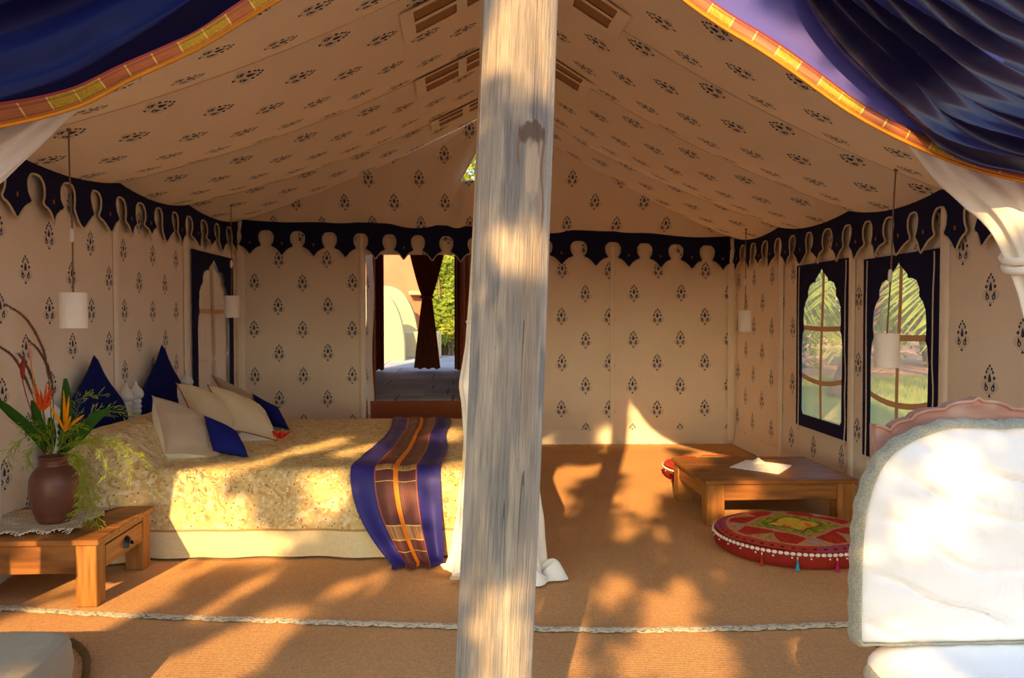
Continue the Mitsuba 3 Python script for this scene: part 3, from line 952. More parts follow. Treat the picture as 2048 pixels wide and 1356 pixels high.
for i, (y0, y1, cy, tip) in enumerate(((4.60, 5.60, 5.13, 1.11), (5.76, 6.79, 6.25, 1.135))):
    bed = thing('bed', ('white bed nearer the entrance with turned head posts and a navy onion-shaped headboard' if i == 0 else 'white bed farther from the entrance, its navy onion-shaped headboard beside the closed window'), 'bed')
    add(bed, 'mattress', rbox(-2.2, .10, y0 + .06, y1 - .03, .22, .47, .04), 'white_cotton', label='white mattress')
    add(bed, 'frame', rbox(-2.27, .12, y0 + .04, y1 - .02, .12, .22, .01), 'white_paint')
    for y in (y0, y1):
        add(bed, 'post', lathe([(.0005, .010), (.030, .010)] + post_prof(.90)[1:], 24, (-2.285, y, 0)), 'white_paint', 40)
    for y in (y0 + .1, y1 - .1):
        add(bed, 'leg', rbox(.0, .06, y - .03, y + .03, .008, .13, .005), 'white_paint')
    O = onion(cy, .475, tip, .35)
    C = np.array([cy, .62])
    def half(sgn, T):
        n = len(O)
        def fn(r, k):
            idx = np.clip(np.round(k).astype(int), 0, n - 1)
            B = O[idx]
            P = C + (B - C) * r[..., None]
            d = T * np.sqrt(np.clip(1 - r ** 3, 0, 1))
            return np.stack([-2.285 + sgn * d, P[..., 0], P[..., 1]], -1)
        return grid(16, n + 0, fn, 0, 1, 0, n - 1)
    add(bed, 'headboard', join([half(1, .06), half(-1, .03)]), 'navy_felt', 50, label='padded navy onion-shaped headboard')

# bedspread: one cloth over both beds
BZ = .50
def bed_near(x): return 4.63 - .05 * (x + 1.74)
def bed_far(x): return 6.80 - .05 * (x + 1.74)
def bump(x):
    a = np.clip((x + 2.28) / .22, 0, 1); b = np.clip((-1.735 - x) / .20, 0, 1)
    return .215 * np.sin(a * np.pi / 2) ** .8 * np.sin(b * np.pi / 2) ** 1.1


XF = .14
def bed_fold(s, r, rc):
    """s: length past the edge. Returns (outward, drop) round a corner of radius r."""
    s = np.maximum(s, 0)
    q = rc * np.pi / 2
    a = np.clip(s / rc, 0, np.pi / 2)
    return np.where(s > 0, rc * np.sin(a), 0), np.where(s > 0, rc * (1 - np.cos(a)) + np.maximum(s - q, 0), 0)


def spread(xs, ys, lift=0.0, flare=1.0):
    """xs along the bed (past XF it drops), ys across from the far floor to the near floor, in metres of cloth."""
    x = np.minimum(xs, XF)
    ox, dxp = bed_fold(xs - XF, 0, .05)
    n0, f0 = bed_near(x), bed_far(x)
    top = BZ + bump(x)
    rc = .055 + .12 * np.clip(bump(x) / .2, 0, 1)
    W = f0 - n0
    near_s = ys - W
    y = np.where(ys < 0, f0, np.where(ys > W, n0, f0 - ys))
    on, dn = bed_fold(near_s, 0, rc)
    of, df = bed_fold(-ys, 0, .06)
    hmax = top - .022
    drop = np.minimum(np.maximum(np.maximum(dn, df), dxp), hmax)
    k = np.clip(drop / .45, 0, 1)
    fold = .016 * np.sin(xs * 7 + 1.5 * np.sin(xs * 2.1)) + .010 * np.sin(xs * 19 + 1) + (.012 * np.sin(xs * 34)) * np.clip(bump(x) / .12, 0, 1)
    y = y - on - (k ** 1.3) * (.045 * flare + fold) * (dn > 0) + of + k * .03 * (df > 0)
    q = np.stack([xs * 3.2, ys * 2.4, xs * 0], -1)
    wr = .014 * (meshkit.fbm(q, 3, 2) - .5) + .006 * (meshkit.noise(np.stack([xs * 5 + ys * 9, ys * 3 - xs * 4, xs * 0], -1), 4) - .5)
    z = top - drop + wr * np.clip(1 - k * 2, 0, 1)
    X = x + ox + (k * .04 + k * .02 * np.sin(ys * 16)) * (dxp > 0)
    # lift along the outward normal, crudely: up on top, out on the side
    side = np.clip((dn - .02) / .05, 0, 1)
    return np.stack([X, y - lift * side, np.maximum(z, .014) + lift * (1 - side)], -1)


HEM_AT = 2.17 + .37
bs = thing('bedspread', 'gold embroidered bedspread with a plain cream hem over both beds', 'bedspread')
add(bs, None, grid(230, 240, spread, -2.30, XF + .50, -.40, 2.17 + .86, uvfn=lambda a, b: (a, b - 1.33 * bump(np.minimum(a, XF)) * (b > 2.0))), 'brocade', True)

rn = thing('bed_runner', 'navy silk bed runner with a copper and orange striped middle on the gold bedspread', 'bed runner')
def runner(s, t):
    W = 2.17
    ys = t
    past = np.clip((ys - W) / .52, 0, 1)
    xl = -.60 + .04 * np.sin(ys * 2) + .24 * past ** 2.2
    xr = -.125 + .012 * np.sin(ys * 5)
    x = xl + (xr - xl) * s
    P = spread(x, np.minimum(ys, W + .62), lift=.010, flare=1.0)
    # pleats and the hem kicked forward on the carpet
    P[..., 1] -= past * (.03 + .022 * np.sin(s * 2 * np.pi * 3 + .6)) + .06 * past ** 3 + np.maximum(ys - W - .50, 0) * 1.0
    P[..., 2] += .006 * np.sin(s * 2 * np.pi * 3) * (1 - past)
    P[..., 2] = np.maximum(P[..., 2], .014 + .012 * np.abs(np.sin(s * 9)))
    return P
add(rn, None, grid(60, 190, runner, 0, 1, .02, 2.17 + .60, uvfn=lambda s, t: (s, t + .02)), 'runner_silk', True)


# pillows: four corners (lower left, lower right, upper left, upper right), half thickness
def pillow(label, cat, BL, BR, TL, TR, T, front, backm, group=None, cord=None, seed=0):
    k = thing('pillow' if cat == 'pillow' else 'small_cushion', label, cat, group)
    BL, BR, TL, TR = map(np.asarray, (BL, BR, TL, TR))
    ex, ey = BR - BL, TL - BL
    sk = TR - BR - ey
    ez = np.cross(ex + .5 * sk, ey + .5 * sk); ez /= np.linalg.norm(ez)
    if backm == front:
        add(k, None, join([pillow_half(BL, ex, ey, ez, T, sgn=1, seed=seed, sk=sk), pillow_half(BL, ex, ey, ez, T, sgn=-1, seed=seed + 1, sk=sk)]), front, 60)
        return
    add(k, 'front_cover', pillow_half(BL, ex, ey, ez, T, sgn=1, seed=seed, sk=sk), front, True)
    add(k, 'back_cover', pillow_half(BL, ex, ey, ez, T * 1.9, sgn=-1, seed=seed + 1, sk=sk), backm, True, label='white back')
    if cord:
        add(k, 'piping', tube(pillow_edge(BL, ex, ey, sk=sk), .0045, 6, closed=False), cord, True)


PX = at
pillow('large taupe pillow with a white back leaning nearest the entrance', 'pillow', PX(331, 908, 4.80), PX(443, 916, 5.00), PX(303, 790, 4.98), PX(424, 842, 5.22), .095, 'taupe_cotton', 'white_cotton', seed=1)
pillow('small navy cushion leaning on the nearest taupe pillow', 'cushion', PX(426, 902, 4.86), PX(498, 915, 4.93), PX(407, 830, 4.98), PX(474, 866, 5.06), .055, 'navy_cotton', 'navy_cotton', seed=2)
pillow('cream pillow with a white back half hidden behind the nearest taupe pillow', 'pillow', PX(388, 842, 5.36), PX(480, 866, 5.52), PX(352, 766, 5.62), PX(440, 800, 5.78), .085, 'cream_cotton', 'white_cotton', cord='maroon_cord', seed=3)
pillow('cream pillow with maroon piping and a white back in front beside the red flower', 'pillow', PX(462, 860, 5.48), PX(555, 882, 5.62), PX(414, 769, 5.74), PX(526, 820, 5.92), .095, 'cream_cotton', 'white_cotton', cord='maroon_cord', seed=4)
pillow('plain taupe pillow at the back of the bed under the closed window', 'pillow', PX(450, 806, 6.42), PX(530, 846, 6.25), PX(420, 747, 6.6), PX(512, 793, 6.45), .07, 'taupe_cotton', 'taupe_cotton', seed=5)
pillow('small navy cushion on the far side of the bed beside the back wall', 'cushion', PX(528, 852, 6.22), PX(580, 860, 6.08), PX(504, 786, 6.4), PX(556, 814, 6.25), .055, 'navy_cotton', 'navy_cotton', seed=6)

fl = thing('hibiscus_flower', 'small red flower lying on the bedspread beside the front cream pillow', 'flower')
c = ground(561, 879, BZ + .02)
for j in range(5):
    a = j * 2 * math.pi / 5 + .3
    def petal(u, v):
        r = .062 * u
        w = (v - .5) * .055 * np.sin(np.pi * np.clip(u, .02, 1) ** .8) ** .7
        return np.stack([c[0] + r * math.cos(a) - w * math.sin(a), c[1] + r * math.sin(a) + w * math.cos(a), c[2] + .012 + .038 * u ** 1.5 + .01 * np.sin(v * 9)], -1)
    add(fl, 'petal', grid(6, 6, petal), 'red_petal', True)
add(fl, 'stamen', tube([c + [0, 0, .01], c + [.012, -.015, .055], c + [.02, -.03, .075]], [.004, .003, .005], 6), 'petal_orange', True)


# ---------------------------------------------------------------- low tables
def table(name, label, x0, x1, y0, y1, h, leg, apron, drawer=False, oh=.018):
    k = thing(name, label, 'table')
    n = 3
    for i in range(n):
        ya, yb = y0 - oh + (y1 - y0 + 2 * oh) * i / n, y0 - oh + (y1 - y0 + 2 * oh) * (i + 1) / n
        add(k, 'top_board', rbox(x0 - oh, x1 + oh, ya + .0006, yb - .0006, h - .026, h, .004), 'table_wood')
    for x in (x0, x1 - leg):
        for y in (y0, y1 - leg):
            add(k, 'leg', rbox(x, x + leg, y, y + leg, .009, h - .027, .004), 'leg_wood')
    zt, za = h - .027, h - .027 - apron
    add(k, 'apron', rbox(x0 + leg, x1 - leg, y0 + .008, y0 + .034, za, zt, .003), 'table_wood')
    add(k, 'apron', rbox(x0 + leg, x1 - leg, y1 - .034, y1 - .008, za, zt, .003), 'table_wood')
    add(k, 'apron', rbox(x0 + .008, x0 + .034, y0 + leg, y1 - leg, za, zt, .003), 'table_wood_side')
    if not drawer:
        add(k, 'apron', rbox(x1 - .034, x1 - .008, y0 + leg, y1 - leg, za, zt, .003), 'table_wood_side')
    else:
        add(k, 'drawer_rail', rbox(x1 - .034, x1 - .004, y0 + leg, y1 - leg, zt - .026, zt, .003), 'table_wood_side')
        d = add(k, 'drawer', rbox(x1 - .03, x1 - .004, y0 + leg + .012, y1 - leg - .003, za, zt - .032, .003), 'table_wood_side')
        cy, cz = .5 * (y0 + y1) + .02, .5 * (za + zt) - .012
        def cup(u, v):
            th = np.pi * u
            r = .043
            bul = .024 * np.sin(v * np.pi / 2)
            return np.stack([x1 - .004 + .001 + .024 * np.sin(np.pi / 2 * v), cy + r * np.cos(th) * (1 - .35 * v), cz - .022 + .052 * np.sin(th) * (1 - .45 * v)], -1)
        add(d, 'handle', grid(22, 10, cup), 'dark_metal', True, label='dark metal cup handle')
    return k


table('low_table', 'low wooden table with a drawer beside the bed carrying the brown vase', -2.34, -1.695, 3.80, 4.44, .325, .095, .135, drawer=True)
table('low_table', 'wide low wooden table between the two round floor cushions', 1.535, 2.50, 5.04, 5.86, .305, .115, .105, oh=.016)

mt = thing('table_mat', 'frayed woven cotton mat under the brown vase on the low table', 'mat')
def matf(u, v):
    x = -2.36 + (.50 + .02 * np.sin(v * 13)) * u
    y = 3.87 + .035 * u + .50 * v + .012 * np.sin(u * 9)
    edge = np.clip((u - .9) / .1, 0, 1) + np.clip((.08 - v) / .08, 0, 1)
    z = .331 + edge * (.008 + .010 * np.sin(v * 26) + .008 * np.sin(u * 30))
    return np.stack([x, y, np.maximum(z, .3295)], -1)
add(mt, 'weave', grid(50, 50, matf), 'mat_weave', True)
fr = []
for i in range(70):
    u = i / 69
    p = matf(np.array([u]), np.array([0.0]))[0]
    fr.append(tube([p + [0, .004, .001], p + [RNG.normal(0, .006), -.016, .002], p + [RNG.normal(0, .008), -.03, -.0005 if True else 0]], .0016, 4))
add(mt, 'fringe', join(fr), 'sheer_white', kind='stuff')

vb = thing('vase', 'brown glazed clay vase standing on the low table by the bed', 'vase')
VC = np.array([-2.035, 4.12, .331])
prof = [(.0005, .0), (.068, 0), (.074, .006), (.090, .045), (.106, .10), (.114, .155), (.112, .20), (.098, .245), (.076, .272), (.066, .279), (.062, .284), (.066, .288), (.062, .293), (.058, .30), (.062, .312), (.069, .322), (.070, .327), (.063, .327), (.055, .31), (.052, .28), (.05, .20), (.0005, .19)]
add(vb, None, lathe(spline(np.array(prof), 90), 56, VC), 'vase_clay', 50)

# ---------------------------------------------------------------- flowers in the vase
def blade(path, w, n=24, fold=.25, cross=(0, 0, 1)):
    P = spline(np.asarray(path, float), n)
    t = np.linspace(0, 1, n)
    wid = w * np.sin(np.pi * np.clip(t * .93 + .06, 0, 1)) ** .75
    tan = np.gradient(P, axis=0); tan /= np.linalg.norm(tan, axis=1, keepdims=True)
    b = np.cross(tan, np.asarray(cross, float)); b /= np.linalg.norm(b, axis=1, keepdims=True) + 1e-9
    nn = np.cross(b, tan)
    V, Fs = [], []
    for s in (-1, -.5, 0, .5, 1):
        V.append(P + b * (wid * s)[:, None] + nn * (wid * fold * abs(s))[:, None])
    V = np.vstack(V)
    for k in range(4):
        for i in range(n - 1):
            a = k * n + i
            Fs += [[a, a + 1, a + n + 1], [a, a + n + 1, a + n]]
    return V, np.array(Fs)


FY = 4.1
MOUTH = VC + [0, 0, .30]
def fp(*pts):
    """A stem's path from (pixel x, pixel y, world y) points, rooted in the vase."""
    return np.array([at(*p) for p in pts])


plumes = [((10, 609, 4.05), (50, 636, 4.06), (76, 676, 4.07), (90, 712, 4.08), (100, 790, 4.1), (104, 905, 4.12)),
          ((-22, 682, 4.0), (0, 694, 4.02), (26, 713, 4.04), (42, 738, 4.06), (75, 820, 4.1), (100, 905, 4.12)),
          ((58, 682, 4.1), (80, 705, 4.1), (96, 735, 4.11), (104, 770, 4.12), (107, 830, 4.12), (106, 905, 4.12)),
          ((37, 708, 4.12), (55, 735, 4.12), (67, 765, 4.12), (80, 820, 4.12), (98, 905, 4.12))]
plume_say = ['tallest brown foxtail plume arching left out of the vase', 'brown foxtail plume reaching the left edge of the picture from the vase', 'dark brown foxtail plume curving up behind the orange flower', 'short brown foxtail plume between the red and the pink buds']
for pts, say in zip(plumes, plume_say):
    k = thing('foxtail_plume', say, 'grass plume', 'brown foxtail plumes in the vase')
    P = spline(fp(*pts), 60)
    add(k, 'stem', tube(P, np.linspace(.0016, .003, 60), 6), 'stem_green', True)
    Q = P[:32]
    core = tube(Q, .0055 * np.sin(np.pi * np.linspace(.04, .93, 32)) ** .6, 8)
    br = []
    for i in range(900):
        f = RNG.random() ** .9
        j = min(int(f * 31), 30); p = Q[j] + (Q[j + 1] - Q[j]) * RNG.random()
        tn = (Q[j] - Q[j + 1]); tn /= np.linalg.norm(tn)
        d = RNG.normal(size=3); d -= tn * (d @ tn); d /= np.linalg.norm(d)
        e = p + d * RNG.uniform(.009, .019) + tn * RNG.uniform(.004, .022)
        sd = np.cross(d, tn) * .0010
        br.append((np.array([p - sd, p + sd, e]), np.array([[0, 1, 2]])))
    add(k, 'plume', join([core] + br), 'plume_brown', label='bristly brown seed head')

leaves = [((130, 757, 4.14), (131, 800, 4.14), (128, 850, 4.13), (118, 905, 4.12), .034, 'upright dark green leaf behind the orange bract'),
          ((64, 801, 4.06), (70, 830, 4.07), (82, 868, 4.1), (98, 910, 4.12), .032, 'broad dark green leaf left of the orange flower'),
          ((-14, 795, 3.98), (20, 826, 4.0), (55, 858, 4.05), (92, 910, 4.12), .033, 'long dark green leaf spreading to the left edge of the picture'),
          ((219, 818, 4.06), (190, 836, 4.06), (160, 868, 4.08), (122, 910, 4.12), .030, 'long dark green leaf leaning right across the bedspread'),
          ((100, 835, 4.15), (100, 860, 4.14), (102, 910, 4.12), .03, 'short dark green leaf in the middle of the vase')]
for *pts, w, say in leaves:
    k = thing('strap_leaf', say, 'leaf', 'broad leaves in the vase')
    add(k, None, blade(fp(*pts), w, cross=(.25, 1, .1)), 'leaf_dark', True)


def spike_flower(label, base, spikes, stem, m, w):
    k = thing('heliconia', label, 'flower', 'bright flowers in the vase')
    add(k, 'stem', tube(spline(stem, 20), .0045, 8), 'stem_green', True)
    for s in spikes:
        add(k, 'bract', blade(np.array([base, base + (np.asarray(s) - base) * .5 + [0, 0, .004], s]), w, n=10, fold=.5, cross=(0, 1, 0)), m, True)


b = at(86, 822, 4.06)
tips = [at(x, y, 4.06 + RNG.uniform(-.03, .03)) for x, y in ((69, 769), (93, 764), (104, 765), (66, 783), (107, 778), (65, 800), (106, 794), (80, 778), (103, 806), (68, 812), (91, 775), (74, 790), (97, 784))]
spike_flower('scarlet and orange spiky heliconia flower in the vase', b, tips, np.array([b, at(92, 860, 4.1), at(102, 905, 4.12)]), 'petal_scarlet', .0055)
b = at(129, 863, 4.04)
tips = [at(x, y, Y) for x, y, Y in ((96, 806, 4.02), (127, 779, 4.05), (138, 791, 4.03), (169, 829, 4.02), (142, 832, 4.0), (133, 825, 4.06))]
spike_flower('golden orange bird-shaped heliconia flower above the vase rim', b, tips, np.array([b, at(124, 885, 4.08), at(112, 910, 4.12)]), 'petal_orange', .0075)
k = thing('heliconia', 'dark red drooping heliconia bud on a thin stem at the left of the vase', 'flower', 'bright flowers in the vase')
add(k, 'stem', tube(spline(fp((45, 760, 4.04), (52, 790, 4.06), (66, 830, 4.08), (96, 908, 4.12)), 24), .0022, 6), 'petal_red', True)
add(k, 'bract', blade(fp((49, 715, 4.04), (43, 738, 4.04), (46, 762, 4.04)), .0125, fold=.7, cross=(0, 1, 0)), 'petal_red', True)
k = thing('heliconia', 'slender pink bud with a yellow stem above the red bud', 'flower', 'bright flowers in the vase')
add(k, 'stem', tube(spline(fp((62, 722, 4.1), (65, 750, 4.1), (72, 790, 4.1), (98, 908, 4.12)), 24), .0024, 6), 'petal_orange', True)
add(k, 'bract', blade(fp((57, 688, 4.1), (60, 708, 4.1), (63, 726, 4.1)), .009, fold=.7, cross=(0, 1, 0)), 'bud_pink', True)


def fern(path, n, L, say):
    k = thing('fern_spray', say, 'fern', 'feathery fern sprays in the vase')
    P = spline(np.asarray(path), 40)
    out = [tube(P, np.linspace(.0016, .0006, 40), 4, cap=False)]
    for i in range(n):
        f = .12 + .88 * (i + RNG.random()) / n
        j = min(int(f * 39), 38); p = P[j]
        tn = P[j + 1] - P[j]; tn /= np.linalg.norm(tn)
        d = RNG.normal(size=3); d -= tn * (d @ tn); d /= np.linalg.norm(d)
        s = p + (tn * .75 + d * .75) * L * RNG.uniform(.5, 1.0)
        for q in range(4):
            e0 = p + (s - p) * (q / 4)
            dd = RNG.normal(size=3) * .35 + tn * .9 + d * .6; dd /= np.linalg.norm(dd)
            e = e0 + dd * L * RNG.uniform(.45, .8)
            sd = np.cross(dd, [.3, 1, .2]); sd = sd / np.linalg.norm(sd) * .0021
            out.append((np.array([e0 - sd * .5, (e0 + e) / 2 - sd, e, (e0 + e) / 2 + sd]), np.array([[0, 1, 2], [0, 2, 3]])))
    add(k, None, join(out), 'fern_green')


ferns = [(((118, 905, 4.1), (150, 925, 4.0), (165, 965, 3.98), (150, 1035, 3.985)), 46, .05, 'fern spray hanging down the middle of the vase'),
         (((120, 905, 4.1), (158, 920, 4.02), (182, 975, 4.0), (195, 1055, 3.98)), 46, .05, 'longest fern spray trailing onto the table edge'),
         (((122, 905, 4.1), (150, 910, 4.0), (168, 985, 3.97), (178, 1045, 3.98)), 46, .05, 'fern spray hanging beside the longest trailing one'),
         (((120, 900, 4.1), (190, 878, 4.0), (245, 890, 3.96), (292, 934, 3.95)), 34, .05, 'fern spray arching right in front of the bedspread'),
         (((122, 900, 4.1), (200, 885, 4.02), (245, 915, 4.0), (262, 962, 3.98)), 30, .05, 'fern spray drooping right of the vase in front of the spread'),
         (((120, 900, 4.1), (170, 885, 3.98), (200, 900, 3.95), (212, 955, 3.94)), 24, .045, 'short fern spray drooping right of the vase'),
         (((118, 895, 4.1), (160, 850, 4.12), (200, 820, 4.15), (255, 832, 4.15)), 30, .055, 'fern spray rising right before the navy headboard'),
         (((116, 895, 4.1), (150, 840, 4.14), (165, 795, 4.16), (205, 790, 4.18)), 26, .05, 'fern spray standing up before the navy headboard'),
         (((104, 895, 4.1), (70, 870, 4.05), (40, 880, 4.0), (15, 925, 3.97)), 26, .05, 'fern spray drooping to the left of the vase'),
         (((104, 895, 4.1), (80, 880, 4.04), (62, 900, 4.0), (55, 935, 3.98)), 24, .045, 'short fern spray drooping left of the vase'),
         (((108, 895, 4.1), (96, 860, 4.1), (75, 845, 4.08), (40, 850, 4.05)), 28, .055, 'fern spray spreading left above the vase rim'),
         (((112, 895, 4.1), (122, 868, 4.06), (140, 850, 4.02), (170, 856, 4.0)), 30, .05, 'fern spray over the vase rim under the golden flower')]
for path, n, L, say in ferns:
    fern(fp(*path), n, L, say)

# ---------------------------------------------------------------- round floor cushions
def round_cushion(cx, cy, R, say, rot, full):
    k = thing('floor_cushion', say, 'cushion', None)
    hh = .125
    def top(a, r):
        th = a * 2 * np.pi
        z = .012 + hh - .028 * r ** 4 + .012 * (meshkit.fbm(np.stack([r * np.cos(th) * 4, r * np.sin(th) * 4, r * 0 + rot], -1), 3, 8) - .5) + .012 * (1 - r ** 2)
        return np.stack([cx + R * r * np.cos(th), cy + R * r * np.sin(th), z], -1)
    add(k, 'patchwork_top', grid(81, 26, top, 0, 1, 0.001, .985, uvfn=lambda a, r: (R * r * np.cos(a * 2 * np.pi + rot), R * r * np.sin(a * 2 * np.pi + rot))), 'patchwork', True, label='patchwork top of coloured fabric pieces')
    prof = [(R * .985, .012 + hh - .028), (R * 1.0, hh - .035), (R * 1.012, hh * .62), (R * 1.0, hh * .33), (R * .965, .02), (R * .90, .010), (.001, .010)]
    add(k, 'side', lathe(spline(np.array(prof), 20), 72, (cx, cy, 0)), 'cushion_side', 50)
    shells = []
    ico = trimesh.creation.icosphere(subdivisions=1, radius=1.0)
    m = 92
    for i in range(m):
        th = 2 * math.pi * i / m
        v = np.array(ico.vertices) * [.008, .0145, .0105]
        c_, s_ = math.cos(th), math.sin(th)
        v = np.c_[v[:, 0] * c_ - v[:, 1] * s_, v[:, 0] * s_ + v[:, 1] * c_, v[:, 2]]
        shells.append((v + [cx + R * 1.004 * c_, cy + R * 1.004 * s_, hh - .028], np.array(ico.faces)))
    add(k, 'shell_trim', join(shells), 'shell_white', True, kind='stuff', label='row of white shells sewn round the rim')
    studs = []
    for i in range(30):
        th = 2 * math.pi * (i + .5) / 30
        v = np.array(ico.vertices) * .0055
        studs.append((v + [cx + R * 1.012 * math.cos(th), cy + R * 1.012 * math.sin(th), hh * .52 + .012], np.array(ico.faces)))
    add(k, 'stud', join(studs), 'shell_white', True, kind='stuff')
    for th, m_, nm in full:
        p = np.array([cx + R * 1.02 * math.cos(th), cy + R * 1.02 * math.sin(th), hh * .50])
        o = np.array([math.cos(th), math.sin(th), 0])
        prof = [(.0005, .012), (.004, .010), (.004, -.004), (.006, -.010), (.009, -.03), (.012, -.044), (.0005, -.044)]
        t = add(k, 'tassel', lathe(prof, 10, p + o * .010), m_, 30, label=nm)
        add(t, 'bead', tube([p + o * .008 + [0, 0, .010], p + o * .008 + [0, 0, .024]], .0035, 6), 'shell_white')


round_cushion(1.905, 4.56, .455, 'round red patchwork floor cushion with a blue tassel in front of the wide low table', .08, [(-2.32, 'tassel_red', 'dark red tassel'), (-1.93, 'tassel_blue', 'blue tassel'), (-1.50, 'tassel_magenta', 'magenta tassel'), (-1.0, 'tassel_red', 'red tassel')])
round_cushion(2.12, 6.60, .47, 'round red patchwork floor cushion half hidden behind the wide low table', 1.2, [(-2.75, 'tassel_magenta', 'magenta tassel'), (-2.3, 'tassel_red', 'red tassel')])

# white square tray with a rounded lid on the wide table
tr = thing('paper_lantern', 'flat white square paper lantern with a small round knob on the wide low table', 'lantern')
c = np.array([2.035, 5.44, .3065])
D = [(-.215, .02), (.03, -.235), (.235, .05), (-.01, .27)]
sq = sg.Polygon(D)
lo = np.array(D)
V = np.vstack([np.c_[lo, np.zeros(4)], np.c_[lo, np.full(4, .006)], np.c_[lo * .30 + [-.01, .03], np.full(4, .030)], [[-.01, .03, .033]]])
Fs = []
for i in range(4):
    j = (i + 1) % 4
    Fs += [[i, j, 4 + j], [i, 4 + j, 4 + i], [4 + i, 4 + j, 8 + j], [4 + i, 8 + j, 8 + i], [8 + i, 8 + j, 12]]
Fs += [[0, 2, 1], [0, 3, 2]]
add(tr, 'shade', (V + c, np.array(Fs)), 'shade_white')
add(tr, 'knob', lathe(spline(np.array([(.045, .026), (.043, .034), (.034, .044), (.022, .050), (.014, .055), (.010, .062), (.0005, .064)]), 24), 28, c + [-.012, .03, 0]), 'shade_white', 60, label='rounded white knob')

# ---------------------------------------------------------------- pendant lamps
def lamp(label, bottom, top, r, h, hook, sw_f):
    k = thing('pendant_lamp', label, 'lamp')
    bottom, top, hook = map(np.asarray, (bottom, top, hook))
    c = np.array([top[0], top[1], bottom[2]])
    pr = [(r, 0), (r, h), (r * .97, h + .002), (r * .965, h), (r * .965, .002), (r, 0)]
    add(k, 'shade', lathe(pr, 40, c), 'shade_white', 30, label='white cylindrical shade')
    sp = [tube([c + [0, 0, h - .004], c + [r * .965 * math.cos(a), r * .965 * math.sin(a), h - .004]], .0018, 5) for a in (0.3, 2.4, 4.5)]
    add(k, 'shade_ring', join(sp + [tube([c + [.018 * math.cos(a), .018 * math.sin(a), h - .004] for a in np.linspace(0, 2 * np.pi, 14, endpoint=False)], .002, 5, closed=True)]), 'dark_metal')
    add(k, 'bulb', lathe(spline(np.array([(.0005, h * .30), (.02, h * .33), (.028, h * .45), (.022, h * .6), (.013, h * .72), (.013, h * .86), (.0005, h * .87)]), 24), 18, c), 'white_paint', 40)
    ct = c + [0, 0, h * .86]
    P = np.array([ct + (hook - ct) * t + np.array([.010 * math.sin(t * 5), 0, 0]) * (1 - t) * t * 4 * .4 for t in np.linspace(0, 1, 24)])
    add(k, 'cord', tube(P, .0042, 6), 'cord_brown', True, label='brown cord')
    s = ct + (hook - ct) * sw_f
    dirn = (hook - ct) / np.linalg.norm(hook - ct)
    add(k, 'switch', tube([s - dirn * .036, s - dirn * .03, s - dirn * .012, s + dirn * .012, s + dirn * .03, s + dirn * .036], [.004, .010, .0125, .0125, .010, .004], 10), 'white_paint', True, label='white inline switch')
    add(k, 'ceiling_hook', lathe([(.0005, 0), (.012, 0), (.010, .012), (.004, .02), (.0005, .02)], 12, hook - [0, 0, .016]), 'cord_brown')


def czl(x, y, side):
    posts = LPOSTS if side < 0 else RPOSTS
    t = (x - XL) / (RX - XL) if side < 0 else (XR(y) - x) / (XR(y) - RX)
    i = max(0, min(int(np.searchsorted(posts, y, 'right')) - 1, len(posts) - 2))
    w = (y - posts[i]) / (posts[i + 1] - posts[i]); s = 4 * w * (1 - w)
    return roof_z(x, y, side) - s * (.055 + .05 * math.sin(math.pi * t)) * (1 - .8 * t) - .10 * math.sin(math.pi * t)


for lab, tx, ty, zt, zb, r, hx, side, f in (
        ('white pendant lamp hanging nearest the left wall over the vase', -1.99, 4.25, 1.467, 1.288, .064, -2.0, -1, .37),
        ('white pendant lamp hanging far left before the closed window and the back corner', -2.06, 7.3, 1.527, 1.335, .064, -2.055, -1, .37),
        ('white pendant lamp hanging in the far right corner before the back wall', 2.60, 7.4, 1.40, 1.205, .060, 2.605, 1, .37),
        ('white pendant lamp hanging before the right window nearest the chair', 2.355, 4.4, 1.252, 1.062, .065, 2.395, 1, .37)):
    lamp(lab, (tx, ty, zb), (tx, ty, zt), r, zt - zb, (hx, ty, czl(hx, ty, side) + .004), f)

# ---------------------------------------------------------------- the chair in front on the right
ch = thing('armless_chair', 'carved pinkish wooden chair with white padded cushions standing at the tent entrance', 'chair')
CXM = 1.455
crest = [(1745, 1290), (1745, 930), (1745, 848), (1757, 849), (1773, 857), (1779, 849), (1790, 841), (1806, 837), (1816, 835), (1824, 826), (1842, 819), (1862, 816), (1880, 815), (1889, 808), (1908, 802), (1938, 799), (1962, 793)]
Lp = np.array([at(x, y, 2.235)[[0, 2]] for x, y in crest])
Lp[-1, 0] = CXM
Rp = Lp[::-1][1:].copy(); Rp[:, 0] = 2 * CXM - Rp[:, 0]
poly = sg.Polygon(np.vstack([Lp, Rp])).buffer(0)
hole = sg.box(CXM - .22, .52, CXM + .22, .90)
m = extrude(poly.difference(hole), .036)
add(ch, 'carved_back', planar(m, (0, 2.252, 0), (1, 0, 0), (0, 0, 1), (0, -1, 0)), 'rosewood', label='pinkish carved wooden back with a scalloped crest')
edge = np.vstack([Lp[2:], Rp[:-2]])
add(ch, 'crest_moulding', tube(np.c_[edge[:, 0], np.full(len(edge), 2.216), edge[:, 1] - .003], .006, 6), 'rosewood', True)
fl_ = at(1985, 850, 2.22)
def rosette(a, r):
    th = a * 2 * np.pi
    rr = .030 * r * (1 + .2 * np.cos(6 * th) * r)
    return np.stack([fl_[0] + 1.3 * rr * np.cos(th), 2.214 - .014 * (1 - r ** 2) * (.7 + .3 * np.cos(6 * th)), fl_[2] - .012 + rr * np.sin(th)], -1)
add(ch, 'rosette', grid(49, 8, rosette, 0, 1, .01, 1), 'lace', True, label='small carved rosette')
